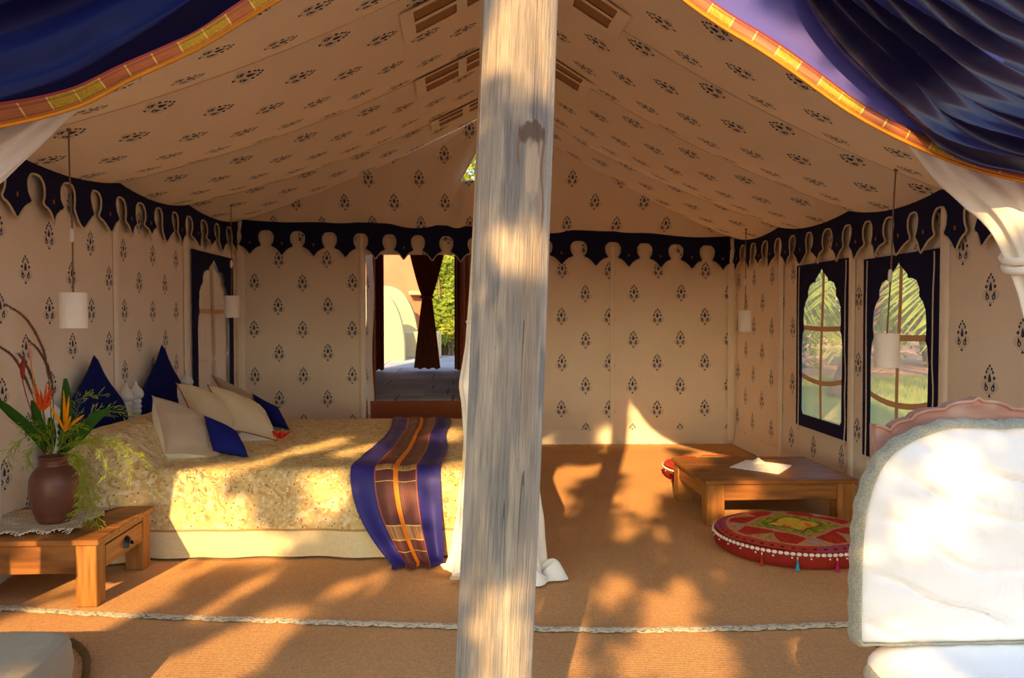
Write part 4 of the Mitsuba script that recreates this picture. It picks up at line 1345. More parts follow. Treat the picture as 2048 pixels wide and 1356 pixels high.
for x in (CXM - .30, CXM + .26):
    for y in (1.68, 2.205):
        add(ch, 'leg', rbox(x, x + .045, y, y + .045, -.002 if y < 2.2 else -.002, .30, .004), 'rosewood')
add(ch, 'seat_frame', rbox(CXM - .32, CXM + .32, 1.66, 2.25, .27, .33, .006), 'rosewood')

out_px = [(1712, 1290), (1703, 1282), (1700, 1240), (1701, 1160), (1704, 1080), (1711, 1015), (1726, 962), (1748, 918), (1782, 884), (1838, 856), (1900, 840), (1962, 844)]
Lo = np.array([at(x, y, 2.13)[[0, 2]] for x, y in out_px])
Lo = np.vstack([[CXM, Lo[0, 1] - .004], Lo]); Lo[-1, 0] = CXM
Lo = spline(Lo, 90)
Ro = Lo[::-1][1:-1].copy(); Ro[:, 0] = 2 * CXM - Ro[:, 0]
OUT = np.vstack([Lo, Ro])
CC = np.array([CXM, .73])


def padded(outline, C, T, sgn, seed, r0=0.0, r1=1.0, nr=34, plump=2.4, wr=1.0):
    n = len(outline)
    def fn(k, r):
        B = outline[np.round(k).astype(int) % n]
        P = C + (B - C) * r[..., None]
        d = T * np.power(np.clip(1 - r ** plump, 0, 1), .55)
        L = np.linalg.norm(B - C, axis=-1)
        th = np.arctan2((B - C)[..., 1], (B - C)[..., 0])
        q = np.stack([np.cos(th) * 5, np.sin(th) * 5, r * 1.2 + seed], -1)
        # puckers running in from the seam and a few long slack creases
        pk = (meshkit.noise(q * 2.2, seed) - .5) * .036 * r ** 2 * (1 - r ** 8)
        cx_ = P[..., 0] * 2.2 + P[..., 1] * 7.0 + 1.2 * meshkit.fbm(np.stack([P[..., 0] * 3, P[..., 1] * 3, r * 0], -1), 2, seed)
        cr = -.018 * np.exp(-((cx_ - np.floor(cx_) - .5) / .07) ** 2) * (1 - r ** 6) * np.clip(r * 2.2, .2, 1)
        so = .026 * (meshkit.fbm(np.stack([P[..., 0] * 4, P[..., 1] * 6, r * 0 + seed], -1), 3, seed + 3) - .5) * (1 - r ** 6)
        d = d + wr * (pk + cr + so) * (d > 1e-4)
        return P, d
    return fn


pf = padded(OUT, CC, .085, -1, 5)
def cushion_front(k, r):
    P, d = pf(k, r)
    return np.stack([P[..., 0], 2.135 - d, P[..., 1]], -1)
bc = add(ch, 'back_cushion', grid(len(OUT) + 1, 40, cushion_front, 0, len(OUT), 0.002, .965), 'white_cushion_cloth', True, label='white padded back cushion')
def cushion_rear(k, r):
    P, d = pf(k, r)
    return np.stack([P[..., 0], 2.135 + .5 * np.abs(d), P[..., 1]], -1)
add(bc, 'rear_cover', grid(len(OUT) + 1, 12, cushion_rear, 0, len(OUT), 0.002, .99), 'white_cushion_cloth', True)


def trim(outline, C, y0, w=.019):
    n = len(outline)
    cl = np.vstack([outline, outline[:1]])
    tan = np.gradient(cl, axis=0); tan[0] = tan[-1] = cl[1] - cl[-2]
    nrm = np.stack([tan[:, 1], -tan[:, 0]], 1); nrm /= np.linalg.norm(nrm, axis=1, keepdims=True)
    if ((cl[10] - C) @ nrm[10]) < 0:
        nrm = -nrm
    s = np.r_[0, np.cumsum(np.linalg.norm(np.diff(cl, axis=0), axis=1))]
    def fn(k, v):
        i = np.clip(np.round(k).astype(int), 0, n)
        off = .002 - w * v + .0025 * np.sin(s[i] * 90) * (v < .2)
        P = cl[i] + nrm[i] * off[..., None]
        y = y0 - .010 - .026 * np.sin(v * np.pi / 2) - .003 * np.sin(s[i] * 52) * np.sin(np.pi * v)
        y = np.where(v < .01, y0 + .004, y)
        return np.stack([P[..., 0], y, P[..., 1]], -1)
    return grid(n + 1, 8, fn, 0, n, 0, 1)


add(bc, 'lace_trim', trim(OUT, CC, 2.135), 'lace', True, label='greyish lace edging')
# seat cushion: a plump slab whose front edge lies below the picture
def seat_top(u, v):
    x = CXM + (u - .5) * .735 * (1 - .10 * (2 * v - 1) ** 8)
    y = 1.935 + .275 * (2 * v - 1) * (1 - .10 * (2 * u - 1) ** 8)
    e = np.power(np.clip((1 - (2 * u - 1) ** 8) * (1 - (2 * v - 1) ** 8), 0, 1), .35)
    z = .345 + .110 * e + .012 * (meshkit.fbm(np.stack([u * 5, v * 5, u * 0], -1), 3, 6) - .5) * e
    return np.stack([x, y, z], -1)
sc_ = add(ch, 'seat_cushion', grid(50, 40, seat_top), 'white_cushion_cloth', True, label='white padded seat cushion')
rim_ = np.array([[CXM + a * .367, 1.925 + b * .262, .375] for a, b in [(math.copysign(abs(math.cos(t)) ** .35, math.cos(t)), math.copysign(abs(math.sin(t)) ** .35, math.sin(t))) for t in np.linspace(0, 2 * np.pi, 80, endpoint=False)]])
add(sc_, 'lace_trim', tube(rim_, .020, 8, closed=True), 'lace', True, label='greyish lace edging')

# ---------------------------------------------------------------- stone seat and coir mat at the lower left
sl = thing('stone_block', 'smooth grey stone block with a rounded corner at the lower left of the entrance', 'stone')
SX, SY = -1.50, 2.52
def slab(a, t):
    th = a * 2 * np.pi
    e = 7.0
    cc = np.sign(np.cos(th)) * np.abs(np.cos(th)) ** (2 / e); ss = np.sign(np.sin(th)) * np.abs(np.sin(th)) ** (2 / e)
    prof = np.interp(t, [0, .12, .5, .62, .72, .82, 1.0], [.90, .97, 1.02, 1.0, .965, .88, .0])
    z = np.interp(t, [0, .12, .5, .62, .72, .82, 1.0], [.0, .03, .18, .245, .268, .278, .285])
    nz_ = meshkit.fbm(np.stack([cc * 1.5, ss * 1.5, t * 2], -1), 3, 4) - .5
    return np.stack([SX - .22 + (.41 + .03 * nz_) * prof * cc, SY + (.335 + .03 * nz_) * prof * ss - .10 * (cc > 0) * 0 + .03 * cc * prof * 0, np.maximum(z + .012 * nz_ * (t > .3), .004)], -1)
add(sl, None, grid(120, 40, slab), 'slab_stone', True)
cm = thing('coir_roll', 'frayed dark coir rope bundle beside the grey stone block', 'rope')
fib = []
P0 = np.array([at(138, 1282, 2.78) * [1, 1, 0] + [0, 0, .06], at(160, 1298, 2.70) * [1, 1, 0] + [0, 0, .07], at(170, 1325, 2.62) * [1, 1, 0] + [0, 0, .05], at(172, 1370, 2.5) * [1, 1, 0] + [0, 0, .04]])
P0 = np.array([ground(138, 1284, .04), ground(158, 1294, .05), ground(172, 1314, .05), ground(172, 1345, .045), ground(166, 1400, .04)])
Pc = spline(P0, 80)
for s in range(6):
    ph = s * np.pi / 3
    t = np.linspace(0, 1, 80)
    fib.append(tube(Pc + np.c_[.010 * np.cos(t * 60 + ph), .010 * np.sin(t * 60 + ph) * .6, .009 * np.sin(t * 60 + ph)], .0055, 6))
for i in range(700):
    p = Pc[RNG.integers(0, 79)] + RNG.normal(size=3) * .012
    d = RNG.normal(size=3); d /= np.linalg.norm(d); e = p + d * RNG.uniform(.015, .035); e[2] = max(e[2], .008)
    s_ = np.cross(d, [.1, .2, 1]) * .001
    fib.append((np.array([p - s_, p + s_, e]), np.array([[0, 1, 2]])))
V, Fs = join(fib); V[:, 2] = np.maximum(V[:, 2], .005)
add(cm, None, (V, Fs), 'coir')

# ---------------------------------------------------------------- the blue curtains swagged across the front
def swag(label, bottom, hang, y0, m, foldfn, bw, span=None):
    """bottom: (x, z) of the lower edge from the apex outwards; hang(s): metres of cloth above the edge."""
    k = thing('swag_curtain', label, 'curtain')
    B = spline(np.array(bottom), 200)
    s_ = np.r_[0, np.cumsum(np.linalg.norm(np.diff(B, axis=0), axis=1))]
    def edge(s):
        q = s * (len(B) - 1)
        i = np.clip(q.astype(int), 0, len(B) - 2); f = (q - i)[..., None]
        return B[i] * (1 - f) + B[i + 1] * f
    def fn(s, t):
        P = edge(s)
        h = hang(s)
        up = t * h
        return np.stack([P[..., 0] + 0 * t, y0 + foldfn(s, up) - .01 * np.sin(np.pi * t), P[..., 1] + up], -1)
    add(k, 'cloth', grid(150, 110, fn, 0, 1, 0, 1), m, True, label='silky dark blue cloth')
    tn = np.gradient(B, axis=0); tn /= np.linalg.norm(tn, axis=1, keepdims=True)
    nr = np.stack([-tn[:, 1], tn[:, 0]], 1)
    nr = np.where(nr[:, 1:] < 0, -nr, nr)
    def bf(s, v):
        q = np.clip(np.round(s * (len(B) - 1)).astype(int), 0, len(B) - 1)
        w = bw(s)
        P = B[q] + nr[q] * (v * w)[..., None]
        lift = .012 + .003 * np.sin(s_[q] * 14)
        return np.stack([P[..., 0], y0 + foldfn(s, v * w) - lift - .006 * np.sin(np.pi * v), P[..., 1]], -1)
    add(k, 'gold_border', grid(200, 9, bf, 0, 1, -.02, 1, uvfn=lambda s, v: (s_[np.clip(np.round(s * (len(B) - 1)).astype(int), 0, len(B) - 1)], v)), 'gold_border', True, label='gold and copper woven border')
    e = np.array([bf(np.array([s]), np.array([-.02]))[0] for s in np.linspace(0, 1, 120)])
    add(k, 'orange_piping', tube(e, .0055, 6), 'orange_ribbon', True, label='orange piped hem')
    return k


def roof_front(x):
    return np.where(x < RX, ZL(2.55) + (APEX[2] - ZL(2.55)) * (x - XL) / (RX - XL), ZR(2.55) + (APEX[2] - ZR(2.55)) * (XR(2.55) - x) / (XR(2.55) - RX))


LB = [(.22, 2.84), (-.10, 2.62), (-.40, 2.415), (-.542, 2.334), (-.649, 2.268), (-.806, 2.172), (-1.016, 2.066), (-1.172, 1.986), (-1.429, 1.915), (-1.75, 1.86), (-2.2, 1.83)]
LBs = spline(np.array(LB), 200)
def hangL(s):
    x = np.interp(s, np.linspace(0, 1, 200), LBs[:, 0]); z = np.interp(s, np.linspace(0, 1, 200), LBs[:, 1])
    return np.maximum(roof_front(x) + .02 - z, .05)
def foldL(s, up):
    a = up * 10 + s * 6 + 1.2 * np.sin(s * 4 + up * 3)
    b = up * 23 + s * 3 + 2 * np.sin(s * 7)
    q = np.stack([s * 6, up * 7 + s * 3, s * 0], -1)
    k = np.clip(up / .10, 0, 1)
    ridge_ = (1 - np.abs(np.sin(up * 13 + s * 9 + 1.6 * np.sin(s * 5 + up * 2)))) ** 2
    return (.045 * np.sin(a) * np.clip(.35 + s, 0, 1.2) - .085 * ridge_ + .020 * np.sin(b) + .04 * (meshkit.fbm(q, 3, 9) - .5)) * k
swag('dark navy silk swag curtain with a gold border over the left half of the entrance', LB, hangL, 2.56, 'navy_satin', foldL, lambda s: .052 + .010 * np.sin(s * 9))

RB = [(.36, 2.84), (.52, 2.54), (.684, 2.366), (.804, 2.287), (.936, 2.211), (1.108, 2.099), (1.25, 2.009), (1.385, 1.937), (1.547, 1.87), (1.698, 1.823), (1.854, 1.788), (2.1, 1.75), (2.45, 1.73)]
RBs = spline(np.array(RB), 200)
def hangR(s):
    x = np.interp(s, np.linspace(0, 1, 200), RBs[:, 0]); z = np.interp(s, np.linspace(0, 1, 200), RBs[:, 1])
    return np.maximum(roof_front(x) + .02 - z, .05)
def foldR(s, up):
    q = np.stack([s * 5, up * 6 + s * 3, s * 0], -1)
    return (.012 * np.sin(up * 9 - s * 14) + .024 * (meshkit.fbm(q, 3, 12) - .5)) * np.clip(up / .1, 0, 1)
swag('violet silk swag curtain with a gold border over the right half of the entrance', RB, hangR, 2.585, 'violet_satin', foldR, lambda s: .062 - .030 * s + .004 * np.sin(s * 20))

# the bunched outer layer of the right curtain
dk = thing('draped_curtain', 'bunched dark navy silk curtain draped in deep folds over the right violet curtain', 'curtain')
DBp = [(1555, -150), (1588, -40), (1612, 10), (1660, 75), (1720, 142), (1790, 215), (1862, 288), (1915, 318), (1980, 338), (2060, 352), (2200, 372), (2360, 390)]
DB = spline(np.array([at(x, y, 2.52)[[0, 2]] for x, y in DBp]), 160)
def drape(s, t):
    i = np.clip(np.round(s * 159).astype(int), 0, 159)
    B = DB[i]
    top = np.stack([.95 + 1.6 * s, np.full_like(s, 0) + roof_front(.95 + 1.6 * s) + .0], -1)
    top[..., 1] = np.maximum(top[..., 1], B[..., 1] + .25)
    k = t[..., None]
    P = B * (1 - k) + top * k
    # sag the cloth's threads into catenary folds parallel to the lower edge
    f = t * 8.5 + .35 * np.sin(s * 7) + .6 * s
    ph = f - np.floor(f)
    ridge = (1 - np.abs(2 * ph - 1)) ** 1.4
    dpt = (.052 * ridge + .022 * np.sin(t * 47 + s * 7)) * np.clip(t / .03, 0, 1) * np.clip(1.15 - t, .2, 1)
    q = np.stack([s * 9, t * 8, s * 0], -1)
    return np.stack([P[..., 0] + .02 * np.sin(f * 6.28), 2.525 - dpt - .02 * (meshkit.fbm(q, 2, 3) - .5) + .06 * t, P[..., 1]], -1)
add(dk, None, grid(160, 150, drape), 'drape_satin', True)


# ---------------------------------------------------------------- white drapes tied back at both sides
def bundle(label, path, rad, flat=.6, tie=None, seed=0):
    k = thing('tied_drape', label, 'curtain')
    P = spline(np.asarray(path), 140)
    R_ = np.interp(np.linspace(0, 1, 140), np.linspace(0, 1, len(rad)), rad)
    tn = np.gradient(P, axis=0); tn /= np.linalg.norm(tn, axis=1, keepdims=True)
    yv = np.array([0, 1.0, 0])
    nv = np.cross(tn, yv); nv /= np.linalg.norm(nv, axis=1, keepdims=True)
    def fn(s, a):
        i = np.clip(np.round(s * 139).astype(int), 0, 139)
        th = a * 2 * np.pi
        f = .13 * np.sin(th * 7 + 3 * np.sin(s * 4) + seed) + .07 * np.sin(th * 13 + s * 9) + .10 * (meshkit.fbm(np.stack([np.cos(th) * 2, np.sin(th) * 2, s * 6], -1), 3, seed) - .5)
        r = R_[i] * (1 + f)
        return P[i] + nv[i] * (r * np.cos(th))[..., None] + yv * (r * flat * np.sin(th))[..., None]
    add(k, 'cloth', grid(140, 90, fn), 'sheer_white', True)
    if tie is not None:
        i = int(tie * 139)
        for j, dd in enumerate((-.018, .016)):
            Q = np.array([P[i] + tn[i] * (dd + .012 * math.sin(t * 2)) + nv[i] * R_[i] * 1.12 * math.cos(t) + yv * R_[i] * flat * 1.15 * math.sin(t) for t in np.linspace(0, 2 * np.pi, 36, endpoint=False)])
            add(k, 'tie_band', tube(Q, .016, 8, closed=True), 'sheer_white', True)


bundle('white curtain drawn to the left under the navy swag curtain', [at(270, 120, 2.78), at(160, 160, 2.78), at(70, 225, 2.78), at(-20, 290, 2.78), at(-200, 400, 2.70), at(-400, 520, 2.62), at(-520, 660, 2.52), at(-540, 1100, 2.50)], [.06, .07, .105, .115, .085, .06, .06, .08], seed=1)
bundle('white curtain tied back on the right side under the violet swag curtain', [at(1720, 150, 2.78), at(1830, 225, 2.78), at(1925, 320, 2.78), at(1995, 375, 2.78), at(2040, 432, 2.78), at(2068, 500, 2.78), at(2086, 600, 2.78), at(2094, 800, 2.78), at(2094, 1300, 2.78)], [.05, .085, .12, .105, .058, .075, .085, .09, .10], tie=.40, seed=2)

# ---------------------------------------------------------------- the room behind the doorway
Z0 = .45
struct('step', None); add('step', 'riser', rbox(-1.35, .75, YB(-.4) + .10, YB(-.4) + .13, -.02, Z0, .003), 'brown_cloth')
sideL = [(-1.02, 8.72), (-1.50, 13.4)]; sideR = [(.22, 8.68), (-.02, 13.4)]
def side_wall(nm, a, b):
    struct(nm)
    def fn(u, z):
        P = np.stack([a[0] + (b[0] - a[0]) * u, a[1] + (b[1] - a[1]) * u], -1)
        d = .02 * np.sin(u * 90)
        return np.stack([P[..., 0] + d, P[..., 1], Z0 + (2.75 - Z0) * z], -1)
    add(nm, None, grid(160, 6, fn), 'brown_cloth', True)
side_wall('wall_passage_left', *sideL); side_wall('wall_passage_right', *sideR)
struct('ceiling_passage'); add('ceiling_passage', None, rbox(-1.7, .6, 8.65, 13.5, 2.76, 2.79, .003), 'brown_cloth')


def hung(label, xa, xb, y, z0, z1, waist=None, wz=None, nf=6, amp=.03, name='door_curtain'):
    k = thing(name, label, 'curtain')
    def fn(u, t):
        z = z0 + (z1 - z0) * t
        w = np.ones_like(z)
        c = .5 * (xa + xb)
        if waist:
            w = np.where(z > wz, waist + (1 - waist) * np.clip((z - wz) / (z1 - wz), 0, 1) ** .8, waist + (.62 - waist) * np.clip((wz - z) / (wz - z0), 0, 1) ** .9)
        x = c + (u - .5) * (xb - xa) * w
        d = amp * np.sin(u * 2 * np.pi * nf) * np.clip(w, .3, 1)
        return np.stack([x, y + d, z + .012 * np.sin(u * 20) * (t < .02)], -1)
    add(k, 'cloth' if waist else None, grid(90, 50, fn), 'brown_cloth', True)
    if waist:
        w = (xb - xa) * waist
        add(k, 'tie_band', tube([[.5 * (xa + xb) + (.5 * w + .02) * math.cos(t), y + .05 * math.sin(t), wz + .01 * math.sin(t)] for t in np.linspace(0, 2 * np.pi, 24, endpoint=False)], .022, 6, closed=True), 'brown_cloth')


def xa(px, Y): return float(at(px, 600, Y)[0])
hung('brown curtain drawn aside at the left of the near doorway', xa(733, 8.72), xa(751, 8.72), 8.72, .03, 2.25, nf=3, amp=.02)
hung('brown curtain drawn aside at the right of the near doorway beside the timber pole', xa(920, 8.72), xa(962, 8.72), 8.72, .03, 2.25, nf=4, amp=.025)
hung('dark brown curtain at the left of the far doorway', xa(735, 13.4), xa(769, 13.4), 13.3, Z0 + .02, 2.7, nf=5, amp=.03)
hung('dark brown curtain at the right of the far doorway', xa(909, 13.4), xa(945, 13.4), 13.3, Z0 + .02, 2.7, nf=5, amp=.03)
hung('brown curtain tied at its waist hanging in the middle of the far doorway', xa(812, 13.3), xa(897, 13.3), 13.2, float(at(850, 737, 13.2)[2]), 2.66, waist=.22, wz=float(at(850, 594, 13.2)[2]), nf=8, amp=.03)

struct('floor_passage', 'grey blue flagstone paving behind the doorway', 'paving')
y = 8.72; row = 0
base = add('floor_passage', 'bed', rbox(-2.6, 1.2, 8.70, 21.0, .30, Z0 - .018, .004), 'slab_stone')
while y < 20.5:
    d = [.62, .75, .58, .8, .95, 1.1][row % 6] * (1 if y < 12 else 1.5)
    x = -2.5 + [0, -.35, .2, -.15][row % 4]
    j = 0
    while x < 1.15:
        w = [.75, 1.0, .62, .88, 1.15][(row * 2 + j) % 5]
        z = Z0 - .004 + .007 * RNG.random()
        sk = RNG.normal(0, .018, 4)
        v, f = rbox(x + .008, x + w - .008, y + .010, y + d - .010, Z0 - .03, z, .006)
        add('floor_passage', 'flagstone', (v, f), 'flagstone')
        x += w; j += 1
    y += d; row += 1

# the sunlit court beyond
struct('wall_court', 'sunlit salmon plaster wall of the court beyond the doorway', 'wall')
add('wall_court', None, rbox(-6.0, 4.2, 20.6, 20.9, -.03, 4.2, .02), 'salmon_plaster')
pw = thing('parapet_wall', 'thick cream plaster wall curving down in a quarter circle beyond the doorway', 'wall')
def parapet(xl, xr, yf, yb, zt, name):
    t = np.linspace(0, np.pi / 2, 24)
    pts = [(xl - 1.2, Z0), (xl - 1.2, zt)] + [(xl + (xr - xl) * np.sin(a), Z0 + .25 + (zt - Z0 - .25) * np.cos(a)) for a in t] + [(xr, Z0)]
    m = extrude(sg.Polygon(pts), yb - yf)
    return add(pw, name, planar(m, (0, yb, 0), (1, 0, 0), (0, 0, 1), (0, -1, 0)), 'cream_plaster')
parapet(xa(755, 16.4), xa(808, 16.4), 16.4, 16.8, float(at(790, 582, 16.4)[2]), 'front_wall')
parapet(xa(775, 18.6), xa(836, 18.6), 18.6, 19.2, float(at(790, 572, 18.6)[2]), 'rear_wall')
bn = thing('plaster_bench', 'low cream plaster bench in the court behind the tied curtain', 'bench')
add(bn, None, rbox(xa(806, 17.6), xa(881, 17.6), 17.4, 18.2, Z0 - .02, float(at(840, 664, 17.5)[2]), .04), 'cream_plaster')
lg = thing('wall_ledge', 'small bright ledge on the salmon wall of the court', 'ledge')
add(lg, None, rbox(xa(818, 20.3), xa(856, 20.3), 20.2, 20.61, float(at(830, 590, 20.3)[2]), float(at(830, 582, 20.3)[2]), .015), 'cream_plaster')


def leaf_cloud(n, cen, rad, size, gaps=None, flatz=1.0, seed=0, shell=.3):
    """Leaves as bent quads scattered through an ellipsoid."""
    rg = np.random.default_rng(seed)
    d = rg.normal(size=(n, 3)); d /= np.linalg.norm(d, axis=1, keepdims=True)
    r = (shell + (1 - shell) * rg.random(n)) ** .5
    return np.asarray(cen) + d * r[:, None] * np.asarray(rad)


def leaf_mesh(C, size, rg, droop=.3, aspect=.42):
    n = len(C)
    a = rg.normal(size=(n, 3)); a[:, 2] = a[:, 2] * .6 - droop; a /= np.linalg.norm(a, axis=1, keepdims=True)
    b = np.cross(a, rg.normal(size=(n, 3))); b /= np.linalg.norm(b, axis=1, keepdims=True)
    s = size * rg.uniform(.7, 1.3, n)[:, None]
    V = np.stack([C, C + a * s * .5 + b * s * aspect * .5, C + a * s, C + a * s * .5 - b * s * aspect * .5], 1).reshape(-1, 3)
    i = np.arange(n)[:, None] * 4
    return V, np.vstack([i + [0, 1, 2], i + [0, 2, 3]])


def bush(label, cen, rad, n, size, m='tree_leaf', seed=0, cat='shrub', group=None, trunk=None):
    k = thing('shrub' if cat == 'shrub' else 'tree', label, cat, group)
    rg = np.random.default_rng(seed)
    cl = leaf_cloud(max(6, n // 60), cen, rad, 0, seed=seed + 1)
    C = np.vstack([leaf_cloud(60, c, np.asarray(rad) * .28, 0, seed=seed + 5 + i, shell=.0) for i, c in enumerate(cl)])
    C[:, 2] = np.maximum(C[:, 2], .02)
    add(k, 'foliage', leaf_mesh(C, size, rg), m, kind='stuff')
    cen = np.asarray(cen, float)
    st = []
    root = np.array([cen[0], cen[1], -.03 if trunk is None else trunk])
    for c in cl[:: max(1, len(cl) // 9)]:
        st.append(tube(spline([root + rg.normal(size=3) * [.05, .05, 0], root * .5 + c * .5 + [0, 0, .1], c], 8), np.linspace(.05, .015, 8) * max(.3, rad[2]), 6))
    add(k, 'stem', join(st), 'bark', True)
    return k


# plants in the court
bush('leafy green shrub at the right of the court beyond the doorway', (xa(886, 18.8), 18.8, 1.6), (.35, .4, 1.0), 2600, .17, 'tree_leaf', 3)
bush('pale shrub low at the right of the court beside the bench', (xa(905, 18.4), 18.5, .95), (.22, .22, .42), 1200, .12, 'tree_leaf_pale', 5)
bush('leafy creeper high on the court wall beside the far doorway', (xa(893, 19.9), 19.9, 2.6), (.45, .3, .9), 1800, .2, 'tree_leaf_pale', 7)
bush('tall green tree behind the court seen through the roof vent', (.6, 25.0, 5.6), (3.4, 2.0, 2.6), 9000, .34, 'tree_leaf_pale', 9, cat='tree')

# ---------------------------------------------------------------- the garden outside the right windows
struct('lawn', 'green lawn outside the right windows', 'lawn')
add('lawn', 'turf', grid(2, 2, lambda u, v: np.stack([u, v, u * 0 - .02], -1), 3.4, 16, 9.6, 17.5), 'lawn_soil')
rg = np.random.default_rng(31)
n = 26000
C = np.c_[rg.uniform(3.4, 12.5, n), rg.uniform(9.6, 17.5, n), np.full(n, -.022)]
a = np.c_[rg.normal(0, .35, (n, 2)), np.ones(n)]; a /= np.linalg.norm(a, axis=1, keepdims=True)
b = np.cross(a, rg.normal(size=(n, 3))); b /= np.linalg.norm(b, axis=1, keepdims=True)
L = rg.uniform(.06, .14, n)[:, None]
V = np.stack([C - b * .006, C + b * .006, C + a * L], 1).reshape(-1, 3)
add('lawn', 'grass', (V, np.arange(3 * n).reshape(-1, 3)), 'grass', kind='stuff')


def palm(label, base, top, nf, L, seed):
    k = thing('palm_tree', label, 'tree')
    rg = np.random.default_rng(seed)
    base, top = np.asarray(base, float), np.asarray(top, float)
    P = spline([base, base * .45 + top * .55 + [0, 0, -.05], top], 30)
    add(k, 'trunk', tube(P, np.linspace(.17, .11, 30) * (1 + .08 * np.sin(np.arange(30) * 2.4)), 14), 'bark', True)
    for i in range(nf):
        th = 2 * math.pi * i / nf + rg.normal(0, .2); el = rg.uniform(.05, 1.0)
        t = np.linspace(0, 1, 22)
        h = np.array([math.cos(th), math.sin(th), 0])
        rach = top + np.outer(L * t * math.cos(el) + L * .25 * t ** 2, h) + np.outer(L * (t * math.sin(el) - .85 * t ** 2), [0, 0, 1])
        out = [tube(rach, np.linspace(.018, .004, 22), 5)]
        sd = np.array([-h[1], h[0], 0])
        for j in range(1, 22):
            for sgn in (-1, 1):
                for q in (0, .5):
                    p = rach[j - 1] * (1 - q) + rach[j] * q
                    tn = rach[j] - rach[j - 1]; tn /= np.linalg.norm(tn)
                    d = sd * sgn * .8 + tn * .55 + np.array([0, 0, -.35 + rg.normal(0, .1)])
                    l = L * .34 * math.sin(math.pi * (j / 24 + .06)) ** .6
                    w = np.cross(d, tn); w = tn * .018
                    out.append((np.array([p - w, p + d * l * .5 - w + [0, 0, .02], p + d * l, p + d * l * .5 + w, p + w]), np.array([[0, 1, 3], [0, 3, 4], [1, 2, 3]])))
        add(k, 'frond', join(out), 'palm_leaf')


palm('palm with a leaning brown trunk outside the window nearest the chair', (6.2, 13.2, -.03), (7.3, 13.6, 2.2), 17, 2.3, 4)
palm('palm with drooping fronds outside the far right window', (6.9, 16.6, -.03), (6.8, 16.8, 2.1), 17, 2.2, 5)
palm('palm farther back in the garden between the two windows', (10.6, 17.2, -.03), (10.5, 17.2, 2.5), 17, 2.3, 6)
for i, (x, y_, z, rx, rz, say) in enumerate(((8.2, 21.0, 2.1, 2.0, 2.4, 'broad green shrub behind the palms outside the far window'), (12.6, 21.2, 2.2, 2.2, 2.49, 'pale green shrub behind the lawn outside the near window'), (10.0, 26.0, 3.6, 2.9, 3.4, 'tall green tree at the end of the garden'), (18.4, 26.0, 3.4, 2.9, 3.2, 'tall pale tree at the right end of the garden'), (4.9, 20.8, 2.4, 1.4, 2.4, 'dense green shrub beside the back of the tent'))):
    bush(say, (x, y_, z), (rx, 1.2, rz), 4200, .26, 'tree_leaf' if i % 2 == 0 else 'tree_leaf_pale', 60 + i, cat='tree' if rz > 2.5 else 'shrub')

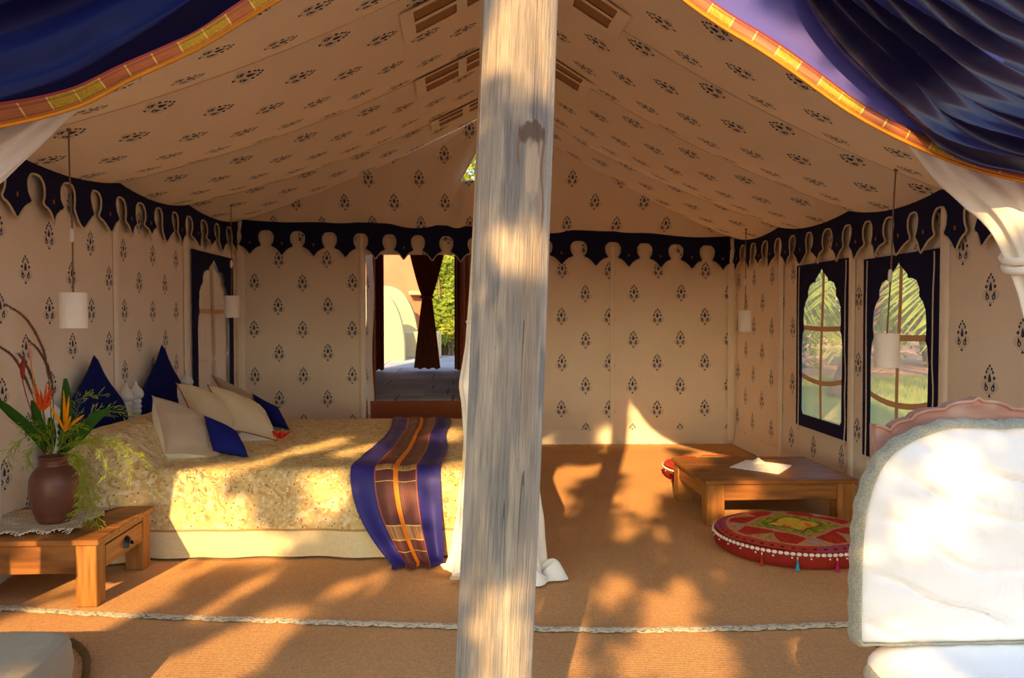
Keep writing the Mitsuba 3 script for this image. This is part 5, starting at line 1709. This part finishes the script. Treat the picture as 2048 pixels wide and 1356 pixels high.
# ---------------------------------------------------------------- trees behind the photographer: their gaps dapple the entrance
def G(px, py, z=0.0): return ground(px, py, z)
def W(px, py, Y): return at(px, py, Y)
LIT = [(G(30, 1190), .12), (G(100, 1230), .16), (G(200, 1245), .15), (G(290, 1190), .13), (G(360, 1150), .10), (G(250, 1215), .13), (W(100, 1125, 3.8), .11), (W(160, 1140, 3.8), .12), (W(175, 1190, 3.8), .10), (W(70, 1135, 3.8), .09), (W(180, 1088, 3.8), .07), (G(60, 1245), .12),
       (G(490, 1190), .06), (G(540, 1160), .06), (G(450, 1215), .06), (G(350, 1325), .10), (G(430, 1315), .13), (G(500, 1285), .14), (G(560, 1262), .10), (G(400, 1350), .12), (G(700, 1170), .06), (G(760, 1150), .06),
       (G(1130, 950), .16), (G(1115, 1000), .13), (G(1200, 940), .14), (G(1192, 1010), .13), (G(1290, 920), .30), (G(1275, 975), .26), (G(1340, 950), .28), (G(1400, 925), .20), (G(1250, 900), .20), (G(1290, 1010), .14), (G(1255, 1060), .08), (G(1180, 1060), .10), (G(1330, 1065), .07), (G(1225, 1175), .085), (G(1355, 1205), .10), (G(1330, 1240), .14), (G(1400, 1320), .13), (G(1340, 1300), .10), (G(1130, 1170), .06), (G(1120, 1230), .06), (G(1150, 1330), .06), (G(1240, 1020), .09), (G(1260, 1330), .05),
       (W(395, 975, 4.6), .15), (W(395, 1045, 4.6), .15), (W(390, 1085, 4.6), .11), (W(350, 1020, 4.6), .09), (W(480, 1030, 4.58), .10), (W(470, 1080, 4.58), .12), (W(540, 1085, 4.55), .09), (W(655, 970, 4.5), .12), (W(665, 1005, 4.5), .09), (W(905, 1010, 4.42), .16), (W(900, 950, 4.42), .14), (W(800, 985, 4.4), .07), (W(790, 1090, 4.35), .06), (W(905, 1090, 4.2), .13), (W(600, 1040, 4.5), .05),
       (G(600, 900, .5), .09), (G(660, 888, .5), .11), (G(710, 900, .5), .10), (G(530, 925, .5), .07), (G(770, 905, .5), .07), (G(900, 868, .5), .13), (G(470, 935, .5), .06),
       (W(1290, 850, 8.4), .20), (W(1285, 825, 8.4), .16), (W(1320, 865, 8.4), .20), (W(1270, 875, 8.4), .18), (W(1213, 866, 8.4), .10), (W(1100, 878, 8.4), .06),
       (W(1055, 50, 1.97), .08), (W(1050, 115, 1.97), .075), (W(1030, 30, 1.97), .07), (W(1085, 90, 1.97), .05), (W(1075, 320, 1.97), .03), (W(1025, 450, 1.97), .07), (W(1020, 500, 1.97), .07), (W(1060, 470, 1.97), .05), (W(1000, 1190, 1.97), .06), (W(1010, 1240, 1.97), .06), (W(980, 1300, 1.97), .05), (W(1040, 760, 1.97), .03), (W(1060, 860, 1.97), .035),
       (W(1860, 1060, 2.05), .07), (W(1800, 1080, 2.05), .05), (W(1930, 1000, 2.05), .05), (W(1850, 1340, 2.0), .08), (W(1780, 1330, 2.0), .06),
       (W(1500, 30, 2.54), .10), (W(1590, 80, 2.54), .10), (W(1650, 190, 2.54), .09), (W(1700, 170, 2.54), .08), (W(1760, 230, 2.54), .07), (W(1820, 270, 2.54), .07), (W(1450, 20, 2.54), .08), (W(1690, 90, 2.44), .04), (W(1760, 170, 2.44), .045), (W(1850, 240, 2.44), .045), (W(1930, 300, 2.44), .04), (W(1540, 60, 2.54), .09), (W(1600, 130, 2.54), .09), (W(1640, 150, 2.54), .07), (W(1490, 30, 2.54), .07), (W(1690, 190, 2.54), .06), (W(1740, 240, 2.54), .05), (W(1560, 110, 2.54), .07), (W(1880, 250, 2.45), .03), (W(1960, 290, 2.45), .03), (W(1780, 180, 2.45), .025), (W(1700, 60, 2.45), .025),
       (W(1775, 715, 4.35), .07), (W(1540, 930, 5.4), .12), (W(1490, 990, 5.04), .10), (W(1450, 1010, 5.04), .07), (W(1590, 1095, 4.4), .07), (W(1345, 930, 6.3), .12), (W(1990, 420, 2.7), .05), (W(120, 1340, 2.5), .06), (W(1600, 905, 6.5), .05)]
DARK = [(W(px_, py_, 1.97), .05) for py_ in list(range(215, 375, 25)) + list(range(585, 1110, 25)) for px_ in (int(1039 - .040 * py_ + k_) for k_ in (-50, 0, 50))]
YC = -4.6
def canopy(L_):
    return np.array([p + SUN * ((YC - p[1]) / SUN[1]) for p, r in L_])[:, [0, 2]], np.array([r for p, r in L_])
gp, gr = canopy(LIT)
dp, dk_ = canopy(DARK)
rg = np.random.default_rng(77)
gx0, gx1, gz0, gz1 = -6.4, 2.4, 1.9, 7.6
NL = 190000
cx, cz = rg.uniform(gx0, gx1, NL), rg.uniform(gz0, gz1, NL)
cy = YC + rg.normal(0, .3, NL)
pts = np.c_[cx, cy, cz]
# keep a leaf where it does not lie across a gap in the crown, seen along the light
foot = (pts - SUN * ((cy - YC) / SUN[1])[:, None])[:, [0, 2]]
d2 = np.concatenate([np.min(np.linalg.norm(f_[:, None] - gp[None], axis=2) - gr[None], axis=1) for f_ in np.array_split(foot, 20)])
dd = np.concatenate([np.min(np.linalg.norm(f_[:, None] - dp[None], axis=2) - dk_[None], axis=1) for f_ in np.array_split(foot, 20)])
ragged = .11 * (meshkit.fbm(np.c_[foot * 7.0, cx * 0], 3, 5) - .5)
keep = (d2 + ragged > .030) | (dd < 0)
pts = pts[keep]
half_ = pts[:, 0] < -2.0
for sel, say, root in ((half_, 'leafy tree behind the photographer on the left', (-5.6, -4.8)), (~half_, 'leafy tree behind the photographer on the right', (3.4, -4.8))):
    k = thing('shade_tree', say, 'tree')
    add(k, 'foliage', leaf_mesh(pts[sel], .095, rg, aspect=.6), 'tree_leaf', kind='stuff')
    P = spline([(root[0], root[1], -.03), (root[0] * .97 - .05, root[1], 1.6), (root[0] * .9 - .1, root[1] - .1, 3.4), (root[0] * .75 - .5, root[1] - .2, 6.5)], 30)
    add(k, 'trunk', tube(P, np.linspace(.20, .07, 30), 12), 'bark', True)
